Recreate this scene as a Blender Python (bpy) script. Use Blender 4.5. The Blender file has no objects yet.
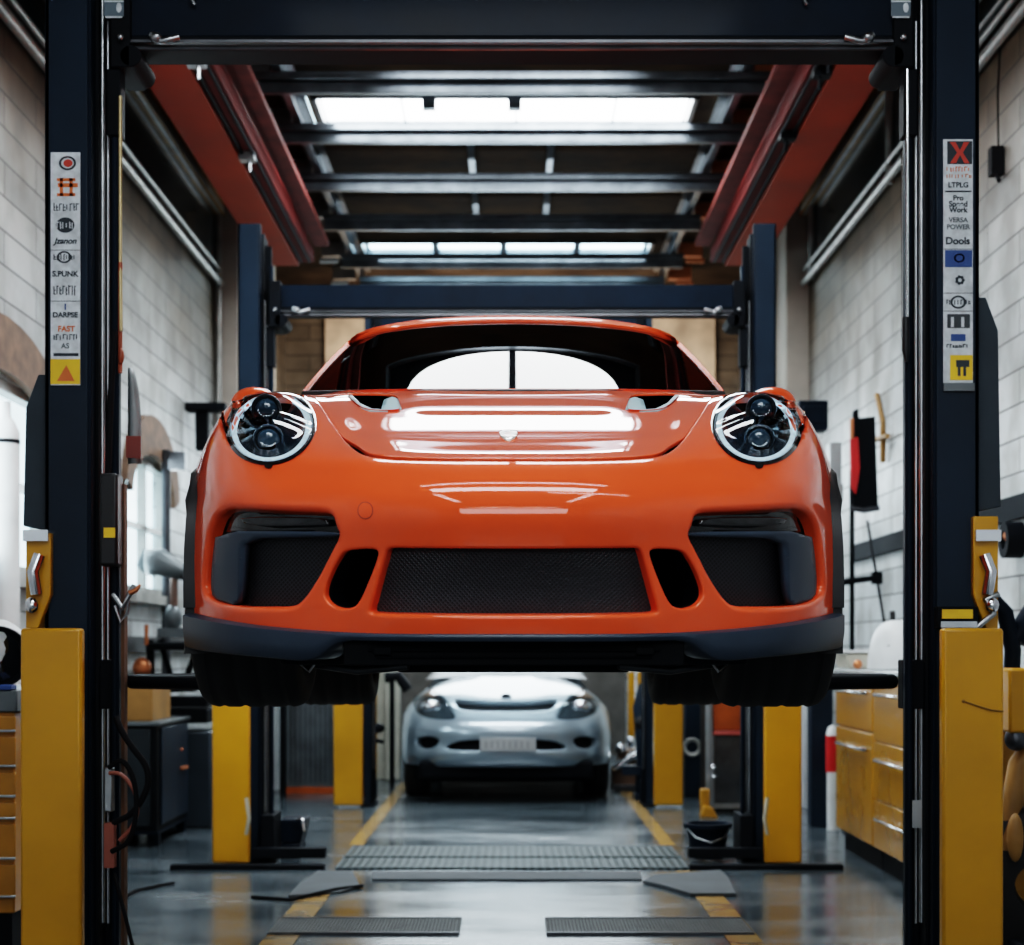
import bpy, bmesh, math, random
import numpy as np
from mathutils import Vector, Matrix
from mathutils.geometry import delaunay_2d_cdt
random.seed(7)
SC = bpy.context.scene
COL = SC.collection
F, CX, HY, CH = 1700.0, 512.0, 650.0, 1.3        # focal length in px of the 1024 frame, centre column, horizon row, eye height
def P(px, py, D): return ((px-CX)*D/F, D, CH+(HY-py)*D/F)
def XD(px, D): return (px-CX)*D/F
def ZD(py, D): return CH+(HY-py)*D/F

# ------------------------------------------------------------------ materials
def nmat(name):
    m = bpy.data.materials.new(name); m.use_nodes = True
    nt = m.node_tree; b = nt.nodes['Principled BSDF']
    return m, nt, b
def N(nt, t, **k):
    n = nt.nodes.new(t)
    for a, v in k.items(): setattr(n, a, v)
    return n
def ramp(nt, src, stops):
    r = N(nt, 'ShaderNodeValToRGB'); e = r.color_ramp.elements
    while len(e) < len(stops): e.new(0.5)
    for i, (p, c) in enumerate(stops):
        e[i].position = p; e[i].color = (c[0], c[1], c[2], 1)
    nt.links.new(src, r.inputs[0]); return r.outputs[0]
def mat(name, col, rough=.5, metal=0., coat=0., coat_r=.05, var=.12, scale=6., bump=0., emit=None, estr=1., spec=None, rvar=.15):
    m, nt, b = nmat(name)
    tc = N(nt, 'ShaderNodeTexCoord'); no = N(nt, 'ShaderNodeTexNoise')
    no.inputs['Scale'].default_value = scale; no.inputs['Detail'].default_value = 6
    nt.links.new(tc.outputs['Object'], no.inputs['Vector'])
    c = np.array(col)
    out = ramp(nt, no.outputs['Fac'], [(.3, c*(1-var)), (.7, np.minimum(c*(1+var), 1))])
    nt.links.new(out, b.inputs['Base Color'])
    mr = N(nt, 'ShaderNodeMapRange')
    mr.inputs['To Min'].default_value = max(0, rough*(1-rvar)); mr.inputs['To Max'].default_value = min(1, rough*(1+rvar))
    nt.links.new(no.outputs['Fac'], mr.inputs['Value']); nt.links.new(mr.outputs[0], b.inputs['Roughness'])
    b.inputs['Metallic'].default_value = metal
    b.inputs['Coat Weight'].default_value = coat; b.inputs['Coat Roughness'].default_value = coat_r
    if spec is not None: b.inputs['Specular IOR Level'].default_value = spec
    if bump:
        bp = N(nt, 'ShaderNodeBump'); bp.inputs['Strength'].default_value = bump; bp.inputs['Distance'].default_value = .01
        nt.links.new(no.outputs['Fac'], bp.inputs['Height']); nt.links.new(bp.outputs[0], b.inputs['Normal'])
    if emit:
        b.inputs['Emission Color'].default_value = (*emit, 1); b.inputs['Emission Strength'].default_value = estr
    return m

def glass_mat(name, tint, transp=.6, rough=.01, ior=1.5):
    m = bpy.data.materials.new(name); m.use_nodes = True; nt = m.node_tree; nt.nodes.clear()
    o = N(nt, 'ShaderNodeOutputMaterial'); mix = N(nt, 'ShaderNodeMixShader'); fr = N(nt, 'ShaderNodeFresnel')
    fr.inputs['IOR'].default_value = ior
    g = N(nt, 'ShaderNodeBsdfGlossy'); g.inputs['Roughness'].default_value = rough
    t = N(nt, 'ShaderNodeBsdfTransparent'); t.inputs['Color'].default_value = (*[x*transp for x in tint], 1)
    nt.links.new(fr.outputs[0], mix.inputs[0]); nt.links.new(t.outputs[0], mix.inputs[1]); nt.links.new(g.outputs[0], mix.inputs[2])
    nt.links.new(mix.outputs[0], o.inputs[0]); return m

def weave_mat(name, s=150, lo=(.0015,.0015,.003), hi=(.028,.030,.040)):
    m, nt, b = nmat(name)
    tc = N(nt, 'ShaderNodeTexCoord'); mp = N(nt, 'ShaderNodeMapping')
    mp.inputs['Rotation'].default_value = (0, math.radians(42), 0)
    nt.links.new(tc.outputs['Object'], mp.inputs['Vector'])
    sx = N(nt, 'ShaderNodeSeparateXYZ'); nt.links.new(mp.outputs[0], sx.inputs[0])
    def wave(sock, k):
        a = N(nt, 'ShaderNodeMath', operation='MULTIPLY'); a.inputs[1].default_value = k; nt.links.new(sock, a.inputs[0])
        c = N(nt, 'ShaderNodeMath', operation='SINE'); nt.links.new(a.outputs[0], c.inputs[0])
        d = N(nt, 'ShaderNodeMath', operation='ABSOLUTE'); nt.links.new(c.outputs[0], d.inputs[0]); return d.outputs[0]
    w1 = wave(sx.outputs[0], s*2.6); w2 = wave(sx.outputs[2], s*2.6)
    mn = N(nt, 'ShaderNodeMath', operation='MINIMUM'); nt.links.new(w1, mn.inputs[0]); nt.links.new(w2, mn.inputs[1])
    nt.links.new(ramp(nt, mn.outputs[0], [(.25, hi), (.5, lo)]), b.inputs['Base Color'])
    b.inputs['Roughness'].default_value = .42
    bp = N(nt, 'ShaderNodeBump'); bp.inputs['Strength'].default_value = .5; bp.inputs['Distance'].default_value = .003; bp.invert = True
    nt.links.new(mn.outputs[0], bp.inputs['Height']); nt.links.new(bp.outputs[0], b.inputs['Normal'])
    return m

def wall_mat(name, axis):
    """painted boards and blocks, cool white low down, darker and browner high up"""
    m, nt, b = nmat(name)
    g = N(nt, 'ShaderNodeNewGeometry'); sx = N(nt, 'ShaderNodeSeparateXYZ'); nt.links.new(g.outputs['Position'], sx.inputs[0])
    cx = N(nt, 'ShaderNodeCombineXYZ')
    nt.links.new(sx.outputs[axis], cx.inputs[0]); nt.links.new(sx.outputs[2], cx.inputs[1])
    br = N(nt, 'ShaderNodeTexBrick'); nt.links.new(cx.outputs[0], br.inputs['Vector'])
    br.inputs['Scale'].default_value = 1; br.inputs['Brick Width'].default_value = 1.25; br.inputs['Row Height'].default_value = .19
    br.inputs['Mortar Size'].default_value = .007; br.inputs['Mortar Smooth'].default_value = .3; br.inputs['Bias'].default_value = -.1
    br.inputs['Color1'].default_value = (.70, .75, .77, 1); br.inputs['Color2'].default_value = (.50, .54, .56, 1); br.inputs['Mortar'].default_value = (.13, .13, .13, 1)
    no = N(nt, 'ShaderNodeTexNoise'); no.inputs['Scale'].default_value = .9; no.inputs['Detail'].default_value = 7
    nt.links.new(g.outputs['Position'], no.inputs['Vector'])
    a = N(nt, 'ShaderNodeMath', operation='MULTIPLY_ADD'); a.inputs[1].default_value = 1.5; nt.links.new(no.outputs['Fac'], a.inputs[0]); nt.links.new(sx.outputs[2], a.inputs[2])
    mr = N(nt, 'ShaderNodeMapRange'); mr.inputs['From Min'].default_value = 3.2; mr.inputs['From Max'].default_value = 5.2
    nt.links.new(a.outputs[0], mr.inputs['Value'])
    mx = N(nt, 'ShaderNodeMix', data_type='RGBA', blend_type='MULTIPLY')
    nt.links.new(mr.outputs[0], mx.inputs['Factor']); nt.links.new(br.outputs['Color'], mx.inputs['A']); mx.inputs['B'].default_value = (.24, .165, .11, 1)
    no2 = N(nt, 'ShaderNodeTexNoise'); no2.inputs['Scale'].default_value = 3; no2.inputs['Detail'].default_value = 8; nt.links.new(g.outputs['Position'], no2.inputs['Vector'])
    mx2 = N(nt, 'ShaderNodeMix', data_type='RGBA', blend_type='MULTIPLY'); mx2.inputs['Factor'].default_value = 1
    nt.links.new(mx.outputs['Result'], mx2.inputs['A']); nt.links.new(ramp(nt, no2.outputs['Fac'], [(.35, (.6, .58, .55)), (.6, (1, 1, 1))]), mx2.inputs['B'])
    nt.links.new(mx2.outputs['Result'], b.inputs['Base Color'])
    b.inputs['Roughness'].default_value = .45
    bp = N(nt, 'ShaderNodeBump'); bp.inputs['Strength'].default_value = .6; bp.inputs['Distance'].default_value = .01; bp.invert = True
    nt.links.new(br.outputs['Fac'], bp.inputs['Height']); nt.links.new(bp.outputs[0], b.inputs['Normal'])
    return m

def floor_mat():
    m, nt, b = nmat('polished_concrete')
    g = N(nt, 'ShaderNodeNewGeometry')
    no = N(nt, 'ShaderNodeTexNoise'); no.inputs['Scale'].default_value = 1.3; no.inputs['Detail'].default_value = 9; no.inputs['Roughness'].default_value = .65
    mp = N(nt, 'ShaderNodeMapping'); mp.inputs['Scale'].default_value = (.6, 1.6, 1); nt.links.new(g.outputs['Position'], mp.inputs['Vector'])
    nt.links.new(mp.outputs[0], no.inputs['Vector'])
    nt.links.new(ramp(nt, no.outputs['Fac'], [(.3, (.030, .042, .050)), (.55, (.075, .095, .108)), (.75, (.14, .158, .168))]), b.inputs['Base Color'])
    nt.links.new(ramp(nt, no.outputs['Fac'], [(.3, (.12,)*3), (.7, (.3,)*3)]), b.inputs['Roughness'])
    b.inputs['Specular IOR Level'].default_value = .75
    n3 = N(nt, 'ShaderNodeTexNoise'); n3.inputs['Scale'].default_value = 9; n3.inputs['Detail'].default_value = 4; nt.links.new(g.outputs['Position'], n3.inputs['Vector'])
    bp = N(nt, 'ShaderNodeBump'); bp.inputs['Strength'].default_value = .12; bp.inputs['Distance'].default_value = .004
    nt.links.new(n3.outputs['Fac'], bp.inputs['Height']); nt.links.new(bp.outputs[0], b.inputs['Normal'])
    return m

def tread_mat(name, sc, c0, c1):
    m, nt, b = nmat(name)
    g = N(nt, 'ShaderNodeNewGeometry'); sx = N(nt, 'ShaderNodeSeparateXYZ'); nt.links.new(g.outputs['Position'], sx.inputs[0])
    def comb(s):
        a = N(nt, 'ShaderNodeMath', operation='MULTIPLY_ADD'); a.inputs[1].default_value = s; nt.links.new(sx.outputs[0], a.inputs[0]); nt.links.new(sx.outputs[1], a.inputs[2])
        q = N(nt, 'ShaderNodeMath', operation='MULTIPLY'); q.inputs[1].default_value = sc; nt.links.new(a.outputs[0], q.inputs[0])
        c = N(nt, 'ShaderNodeMath', operation='SINE'); nt.links.new(q.outputs[0], c.inputs[0]); return c.outputs[0]
    mn = N(nt, 'ShaderNodeMath', operation='MULTIPLY'); nt.links.new(comb(1.1), mn.inputs[0]); nt.links.new(comb(-1.1), mn.inputs[1])
    no = N(nt, 'ShaderNodeTexNoise'); no.inputs['Scale'].default_value = 7; nt.links.new(g.outputs['Position'], no.inputs['Vector'])
    ad = N(nt, 'ShaderNodeMath', operation='MULTIPLY'); nt.links.new(mn.outputs[0], ad.inputs[0]); nt.links.new(no.outputs['Fac'], ad.inputs[1])
    nt.links.new(ramp(nt, ad.outputs[0], [(.0, c0), (.3, c1)]), b.inputs['Base Color'])
    b.inputs['Roughness'].default_value = .5; b.inputs['Metallic'].default_value = .1; b.inputs['Specular IOR Level'].default_value = .2
    bp = N(nt, 'ShaderNodeBump'); bp.inputs['Strength'].default_value = .8; bp.inputs['Distance'].default_value = .004
    nt.links.new(mn.outputs[0], bp.inputs['Height']); nt.links.new(bp.outputs[0], b.inputs['Normal'])
    return m

PAINT = mat('orange_car_paint', (.88, .105, .028), .6, coat=1., coat_r=.015, var=.03, scale=3, rvar=.05, spec=.1)
VOID = mat('deep_black', (.001, .001, .001), 1., var=.1, spec=0.)
PAINT2 = mat('orange_pillar_paint', (.80, .085, .02), .6, coat=.22, coat_r=.12, var=.03, scale=3, spec=.1)
GLOSSBLK = mat('gloss_black', (.006, .006, .008), .12, coat=.6, var=.2)
SATIN = mat('satin_navy_black', (.030, .046, .070), .38, var=.12)
PLASTIC = mat('dark_plastic', (.010, .011, .013), .45)
RUBBER = mat('tyre_rubber', (.009, .009, .010), .72, var=.2, scale=20)
WEAVE = weave_mat('honeycomb_mesh')
CHROME = mat('bright_metal', (.75, .78, .82), .16, metal=1., var=.05)
STEEL = mat('brushed_steel', (.42, .44, .46), .35, metal=1., var=.15)
DARKSTEEL = mat('dark_steel', (.09, .095, .105), .38, metal=.8, var=.25)
GLASS = glass_mat('windscreen_glass', (.45, .55, .6), .07, ior=1.62)
LENS = glass_mat('lamp_lens', (.94, .98, 1), 1., ior=1.4)
SIDEGLASS = mat('side_glass', (.01, .012, .015), .05, coat=1.)
DRL = mat('lamp_ring', (.62, .78, .88), .25, emit=(.6, .8, .95), estr=.42, var=.25, scale=60)
BLUE = mat('navy_lift_paint', (.003, .010, .021), .5, coat=.03, coat_r=.12, var=.25, scale=4, spec=.14)
BLUEFACE = mat('slate_blue_lift_paint', (.008, .020, .036), .45, coat=.08, coat_r=.15, var=.2, scale=3, spec=.25)
BLACK = mat('black_steel', (.004, .006, .009), .6, coat=.0, var=.3, spec=.12)
YELLOW = mat('yellow_guard_paint', (.56, .27, .008), .38, coat=.3, coat_r=.15, var=.10, scale=3)
YELLOW2 = mat('ochre_cabinet_paint', (.42, .20, .014), .28, coat=.3, coat_r=.1, var=.15, scale=2)
OCHRE = mat('orange_drawer_paint', (.50, .22, .02), .3, coat=.4, var=.15)
REDGIRD = mat('red_oxide_paint', (.30, .034, .008), .6, var=.25, scale=1.2, spec=.2)
MAROON = mat('maroon_paint', (.10, .012, .010), .75, var=.3, spec=.15)
SILVER = mat('silver_car_paint', (.34, .43, .50), .30, metal=.55, coat=1., coat_r=.03, var=.03)
WHITE = mat('white_paint', (.72, .75, .76), .4, var=.1)
STICK = mat('sticker_white', (.62, .68, .72), .4, var=.2, scale=30)
INK = mat('sticker_ink', (.02, .03, .04), .5)
REDINK = mat('sticker_red', (.50, .05, .03), .5)
ORINK = mat('sticker_orange', (.65, .16, .04), .5)
YELINK = mat('sticker_yellow', (.80, .52, .03), .5)
BLUEINK = mat('sticker_blue', (.03, .08, .25), .5)
GREYMAT = mat('grey_rubber_mat', (.060, .070, .078), .8, var=.3, scale=3, bump=.2)
CONC = mat('pale_plaster', (.45, .40, .35), .7, var=.2, scale=2)
BEIGE = mat('stained_plywood', (.60, .44, .31), .65, var=.35, scale=2.5)
WOOD = mat('wood_board', (.32, .17, .05), .5, var=.35, scale=4)
DARKWIN = mat('dark_upper_glazing', (.014, .024, .028), .2, coat=.4, var=.3)
PIPE = mat('grey_pipe', (.42, .42, .40), .35, metal=.3, var=.25)
CEILM = mat('stained_ceiling_board', (.060, .038, .024), .8, var=.5, scale=1.8, spec=.05)
RAFT = mat('galvanised_rafter', (.15, .17, .19), .32, metal=.85, var=.35, scale=5)
SKY1 = mat('skylight_glow', (.9, .95, 1), .5, emit=(.93, .98, 1.0), estr=10)
SKY2 = mat('skylight_glow_cool', (.7, .9, 1), .5, emit=(.62, .88, 1.0), estr=7)
WINGLOW = mat('daylit_pane', (.7, .85, .9), .3, emit=(.68, .90, 1.0), estr=1.5, var=.1)
TUBE = mat('added_tube_glow', (1, 1, 1), .5, emit=(.92, .97, 1), estr=9)
REDP = mat('red_paint', (.55, .02, .02), .4)
def worn_line():
    m, nt, b = nmat('worn_yellow_line')
    g = N(nt, 'ShaderNodeNewGeometry'); no = N(nt, 'ShaderNodeTexNoise'); no.inputs['Scale'].default_value = 5; no.inputs['Detail'].default_value = 8
    nt.links.new(g.outputs['Position'], no.inputs['Vector'])
    nt.links.new(ramp(nt, no.outputs['Fac'], [(.32, (.17, .13, .08)), (.48, (.33, .205, .075)), (.7, (.40, .25, .085))]), b.inputs['Base Color'])
    b.inputs['Roughness'].default_value = .22; return m
LINEYEL = worn_line()
HOSE = mat('black_cable', (.008, .008, .010), .7, spec=.15)
BRICK = mat('brown_arch_brick', (.17, .105, .07), .7, var=.4, scale=9)
GREYP = mat('grey_metal_panel', (.13, .15, .16), .4, metal=.3, var=.25)
ORANGEP = mat('orange_panel', (.45, .10, .02), .4, var=.25)
COPPER = mat('copper', (.6, .22, .10), .35, metal=.6)
FLOORM = floor_mat()
GRATE = tread_mat('floor_grating', 175., (.003, .004, .005), (.13, .14, .14))
TREAD = tread_mat('tread_plate', 60., (.022, .034, .037), (.075, .10, .105))

# ------------------------------------------------------------------ mesh helpers
class MB:
    def __init__(s): s.v = []; s.f = []
    def add(s, vs, fs):
        b = len(s.v); s.v += [tuple(v) for v in vs]; s.f += [tuple(b+i for i in f) for f in fs]; return s
    def box(s, x0, x1, y0, y1, z0, z1):
        x0, x1 = sorted((x0, x1)); y0, y1 = sorted((y0, y1)); z0, z1 = sorted((z0, z1))
        return s.add([(x0,y0,z0),(x1,y0,z0),(x1,y1,z0),(x0,y1,z0),(x0,y0,z1),(x1,y0,z1),(x1,y1,z1),(x0,y1,z1)],
                     [(0,3,2,1),(4,5,6,7),(0,1,5,4),(1,2,6,5),(2,3,7,6),(3,0,4,7)])
    def tube(s, pts, r, seg=10, cap=True):
        pts = [Vector(p) for p in pts]; n = len(pts); rs = r if isinstance(r, (list, tuple)) else [r]*n
        up = None; rings = []
        for i, p in enumerate(pts):
            t = (pts[min(i+1, n-1)]-pts[max(i-1, 0)]).normalized()
            if up is None:
                up = Vector((0, 0, 1)) if abs(t.z) < .9 else Vector((1, 0, 0))
            a = (up-t*up.dot(t)).normalized(); b = t.cross(a); up = a
            rings.append([p+(a*math.cos(2*math.pi*k/seg)+b*math.sin(2*math.pi*k/seg))*rs[i] for k in range(seg)])
        vs = [v for ring in rings for v in ring]
        fs = [(i*seg+k, i*seg+(k+1) % seg, (i+1)*seg+(k+1) % seg, (i+1)*seg+k) for i in range(n-1) for k in range(seg)]
        if cap: fs += [tuple(range(seg-1, -1, -1)), tuple((n-1)*seg+k for k in range(seg))]
        return s.add(vs, fs)
    def lathe(s, prof, origin, axis=(0, 0, 1), seg=32, start=0., closed=False):
        """prof: (radius, height along axis)"""
        ax = Vector(axis).normalized(); a = Vector((0, 0, 1)) if abs(ax.z) < .9 else Vector((1, 0, 0))
        a = (a-ax*a.dot(ax)).normalized(); b = ax.cross(a); o = Vector(origin)
        vs = [o+ax*h+(a*math.cos(start+2*math.pi*k/seg)+b*math.sin(start+2*math.pi*k/seg))*r for r, h in prof for k in range(seg)]
        m = len(prof)
        fs = [(i*seg+k, i*seg+(k+1) % seg, ((i+1) % m)*seg+(k+1) % seg, ((i+1) % m)*seg+k) for i in range(m if closed else m-1) for k in range(seg)]
        return s.add(vs, fs)
    def prism(s, poly, axis, a0, a1):
        """poly in the other two axes (order x,y,z without axis)"""
        def mk(p, a):
            q = list(p); q.insert(axis, a); return tuple(q)
        n = len(poly)
        return s.add([mk(p, a0) for p in poly]+[mk(p, a1) for p in poly],
                     [tuple(range(n)), tuple(range(2*n-1, n-1, -1))]+[(i, (i+1) % n, n+(i+1) % n, n+i) for i in range(n)])
    def grid(s, G):
        r, c = len(G), len(G[0])
        return s.add([p for row in G for p in row], [(i*c+j, i*c+j+1, (i+1)*c+j+1, (i+1)*c+j) for i in range(r-1) for j in range(c-1)])
    def ellipsoid(s, c, rx, ry, rz, u=20, v=12, z0=-1., z1=1.):
        prof = []
        for i in range(v+1):
            t = math.asin(z0)+(math.asin(z1)-math.asin(z0))*i/v; prof.append((math.cos(t), math.sin(t)))
        vs = [(c[0]+rx*r*math.cos(2*math.pi*k/u), c[1]+ry*r*math.sin(2*math.pi*k/u), c[2]+rz*h) for r, h in prof for k in range(u)]
        return s.add(vs, [(i*u+k, i*u+(k+1) % u, (i+1)*u+(k+1) % u, (i+1)*u+k) for i in range(v) for k in range(u)])
    def rot(s, i0, ang, axis, c):
        R = Matrix.Rotation(ang, 3, axis); c = Vector(c)
        for i in range(i0, len(s.v)): s.v[i] = tuple(R @ (Vector(s.v[i])-c)+c)
        return s

ORG = {}
def obj(name, mb, m, parent=None, smooth=None, bevel=0., weld=False, solid=0., fix=True):
    me = bpy.data.meshes.new(name)
    o = bpy.data.objects.new(name, me); COL.objects.link(o)
    po = ORG.get(parent.name, Vector()) if parent else Vector()
    if parent is None and mb.v:
        a = np.array(mb.v); lo = a.min(0); hi = a.max(0)
        org = Vector(((lo[0]+hi[0])/2, (lo[1]+hi[1])/2, lo[2])); o.location = org
    else: org = po
    me.from_pydata([tuple(Vector(v)-org) for v in mb.v], [], mb.f)
    ORG[o.name] = org
    if parent: o.parent = parent
    bm = bmesh.new(); bm.from_mesh(me)
    if weld: bmesh.ops.remove_doubles(bm, verts=bm.verts, dist=2e-5)
    if fix: bmesh.ops.recalc_face_normals(bm, faces=bm.faces)
    bm.to_mesh(me); bm.free()
    me.materials.append(m)
    if smooth is not None:
        me.polygons.foreach_set('use_smooth', [True]*len(me.polygons))
        if smooth < 180: me.set_sharp_from_angle(angle=math.radians(smooth))
    if solid:
        md = o.modifiers.new('solid', 'SOLIDIFY'); md.thickness = solid; md.offset = -1
    if bevel:
        md = o.modifiers.new('bevel', 'BEVEL'); md.width = bevel; md.segments = 2; md.limit_method = 'ANGLE'; md.angle_limit = math.radians(40)
        me.polygons.foreach_set('use_smooth', [True]*len(me.polygons)); me.set_sharp_from_angle(angle=math.radians(50))
        md.harden_normals = False
    me.update()
    return o
def thing(name, label, cat, loc=(0, 0, 0), group=None):
    o = bpy.data.objects.new(name, None); COL.objects.link(o); o.location = loc; o.empty_display_size = .1
    ORG[o.name] = Vector(loc); return tag(o, label, cat, group)
def tag(o, label, cat, group=None):
    o['label'] = label; o['category'] = cat
    if group: o['group'] = group
    return o
def struct(name, mb, m, **k):
    o = obj(name, mb, m, **k); o['kind'] = 'structure'; return o
def B(*a): return MB().box(*a)
def curve(pts, n=3):
    """rounded run through a few hand-placed points"""
    p = [Vector(q) for q in pts]
    for _ in range(n):
        o = [p[0]]
        for a, b in zip(p[:-1], p[1:]): o += [a*.75+b*.25, a*.25+b*.75]
        p = o+[p[-1]]
    return p

# ------------------------------------------------------------------ camera
cam = bpy.data.cameras.new('camera'); co = bpy.data.objects.new('camera', cam); COL.objects.link(co)
co.location = (0, 0, CH); co.rotation_euler = (math.pi/2, 0, 0)
cam.sensor_fit = 'HORIZONTAL'; cam.sensor_width = 36; cam.lens = F/1024*36; cam.shift_y = (HY-472.5)/1024
cam.clip_start = .05; cam.clip_end = 100
cam.dof.use_dof = True; cam.dof.focus_distance = 4.9; cam.dof.aperture_fstop = 3.4
SC.camera = co
# ------------------------------------------------------------------ smooth body surfaces
def bs(t):
    return np.array([(1-t)**3/6, (3*t**3-6*t**2+4)/6, (-3*t**3+3*t**2+3*t+1)/6, t**3/6])
class Surf:
    """uniform cubic B-spline sheet through a control net; v = row, u = column"""
    def __init__(s, net, sharpen=(.7, .5)):
        s.net = np.array(net, float); s.R, s.C = s.net.shape[:2]
        s.ctrl = s.net.copy()
        for k in sharpen:
            S = np.array([[s.ev(j, i) for j in range(s.C)] for i in range(s.R)])
            s.ctrl = s.ctrl+k*(s.net-S)
    def ev(s, u, v):
        c = s.ctrl; R, C = s.R, s.C
        j = min(int(max(u, 0)), C-2); i = min(int(max(v, 0)), R-2)
        wu, wv = bs(u-j), bs(v-i); p = np.zeros(3)
        def row(a):
            out = np.zeros(3)
            for k in range(4):
                b = j+k-1
                q = 2*c[a, 0]-c[a, 1] if b < 0 else (2*c[a, C-1]-c[a, C-2] if b >= C else c[a, b])
                out += wu[k]*q
            return out
        for k in range(4):
            a = i+k-1
            r = 2*row(0)-row(1) if a < 0 else (2*row(R-1)-row(R-2) if a >= R else row(a))
            p += wv[k]*r
        return p
    def nrm(s, u, v, e=.02):
        a = s.ev(min(u+e, s.C-1), v)-s.ev(max(u-e, 0), v); b = s.ev(u, min(v+e, s.R-1))-s.ev(u, max(v-e, 0))
        n = np.cross(a, b); l = np.linalg.norm(n); return n/l if l else np.array([0, -1., 0])
    def prep(s, vmax, step=.12):
        us = np.arange(0, s.C-1+1e-6, step); vs = np.arange(0, vmax, step)
        s.tab = [(u, v) for v in vs for u in us]
        pts = np.array([s.ev(u, v) for u, v in s.tab])
        s.tp = np.stack([CX+F*pts[:, 0]/pts[:, 1], HY-F*(pts[:, 2]-CH)/pts[:, 1]], 1)
    def uv(s, px, py):
        q = np.array([px, py]); d = ((s.tp-q)**2).sum(1); u, v = s.tab[int(d.argmin())]
        def pr(u, v):
            p = s.ev(u, v); return np.array([CX+F*p[0]/p[1], HY-F*(p[2]-CH)/p[1]])
        for _ in range(6):
            a = pr(u, v); J = np.stack([(pr(u+.01, v)-a)/.01, (pr(u, v+.01)-a)/.01], 1)
            det = abs(np.linalg.det(J))
            if det < 1: break
            st = np.linalg.solve(J, q-a); st = np.clip(st, -.3, .3)
            u = float(np.clip(u+st[0], 0, s.C-1)); v = float(np.clip(v+st[1], 0, s.R-1))
        return (u, v)

def chaikin(p, n=2, closed=True):
    for _ in range(n):
        o = []; m = len(p)
        for i in range(m if closed else m-1):
            a, b = p[i], p[(i+1) % m]
            o += [(a[0]*.75+b[0]*.25, a[1]*.75+b[1]*.25), (a[0]*.25+b[0]*.75, a[1]*.25+b[1]*.75)]
        if not closed: o = [p[0]]+o+[p[-1]]
        p = o
    return p
def area(p): return sum(p[i][0]*p[(i+1) % len(p)][1]-p[(i+1) % len(p)][0]*p[i][1] for i in range(len(p)))/2
def resample(p, d):
    o = []; n = len(p)
    for i in range(n):
        a, b = p[i], p[(i+1) % n]; L = math.dist(a, b); k = max(1, int(L/d))
        o += [(a[0]+(b[0]-a[0])*t/k, a[1]+(b[1]-a[1])*t/k) for t in range(k)]
    return o
def offset(p, r):
    """grow a closed outline by r (screen-like axes, any orientation)"""
    n = len(p); sgn = 1 if area(p) > 0 else -1; o = []
    for i in range(n):
        a, b = p[i-1], p[(i+1) % n]; tx, ty = b[0]-a[0], b[1]-a[1]; l = math.hypot(tx, ty) or 1
        o.append((p[i][0]+sgn*ty/l*r, p[i][1]-sgn*tx/l*r))
    return o
def inside(pt, p):
    x, y = pt; c = False; n = len(p)
    for i in range(n):
        x1, y1 = p[i]; x2, y2 = p[(i+1) % n]
        if (y1 > y) != (y2 > y) and x < (x2-x1)*(y-y1)/(y2-y1)+x1: c = not c
    return c
def npdist(pts, p):
    """min distance of many points to an outline's vertices"""
    p = np.array(p); out = np.full(len(pts), 9e9)
    for q in p: out = np.minimum(out, ((pts-q)**2).sum(1))
    return np.sqrt(out)
def inside_np(pts, p):
    x, y = pts[:, 0], pts[:, 1]; c = np.zeros(len(pts), bool); n = len(p)
    for i in range(n):
        x1, y1 = p[i]; x2, y2 = p[(i+1) % n]
        if y1 == y2: continue
        m = (y1 > y) != (y2 > y); c ^= m & (x < (x2-x1)*(y-y1)/(y2-y1)+x1)
    return c

def sheet(S, dom, step, loops, keep, off=None):
    """triangulate the domain rectangle of a surface with the loops as exact edges; keep(centroids)->bool mask"""
    u0, u1, v0, v1 = dom
    nu, nv = int(round((u1-u0)/step)), int(round((v1-v0)/step))
    g = np.array([(u0+(u1-u0)*i/nu, v0+(v1-v0)*j/nv) for j in range(nv+1) for i in range(nu+1)])
    m = np.ones(len(g), bool)
    for lp in loops: m &= npdist(g, lp) > step*.42
    edge = (abs(g[:, 0]-u0) < 1e-6) | (abs(g[:, 0]-u1) < 1e-6) | (abs(g[:, 1]-v0) < 1e-6) | (abs(g[:, 1]-v1) < 1e-6)
    g = g[m | edge]
    vs = [Vector(p) for p in g]; es = []
    for lp in loops:
        b = len(vs); vs += [Vector(p) for p in lp]; es += [(b+i, b+(i+1) % len(lp)) for i in range(len(lp))]
    V, E, T, *_ = delaunay_2d_cdt(vs, es, [], 0, 1e-7)
    V = np.array([(v.x, v.y) for v in V]); T = np.array([t for t in T if len(t) == 3])
    c = V[T].mean(1)
    ok = (c[:, 0] > u0) & (c[:, 0] < u1) & (c[:, 1] > v0) & (c[:, 1] < v1) & keep(c)
    T = T[ok]; used = sorted(set(T.flatten())); idx = {k: i for i, k in enumerate(used)}
    mb = MB(); vs3 = []
    for k in used:
        p = S.ev(*V[k])
        if off: p = p+S.nrm(*V[k])*(off(*V[k]) if callable(off) else off)
        vs3.append(tuple(p))
    fs = []
    for t in T:
        a, b, d = V[t[0]], V[t[1]], V[t[2]]
        cr = (b[0]-a[0])*(d[1]-a[1])-(b[1]-a[1])*(d[0]-a[0])
        t = [idx[x] for x in t]; fs.append(tuple(t) if cr > 0 else tuple(t[::-1]))
    return mb.add(vs3, fs)
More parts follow.
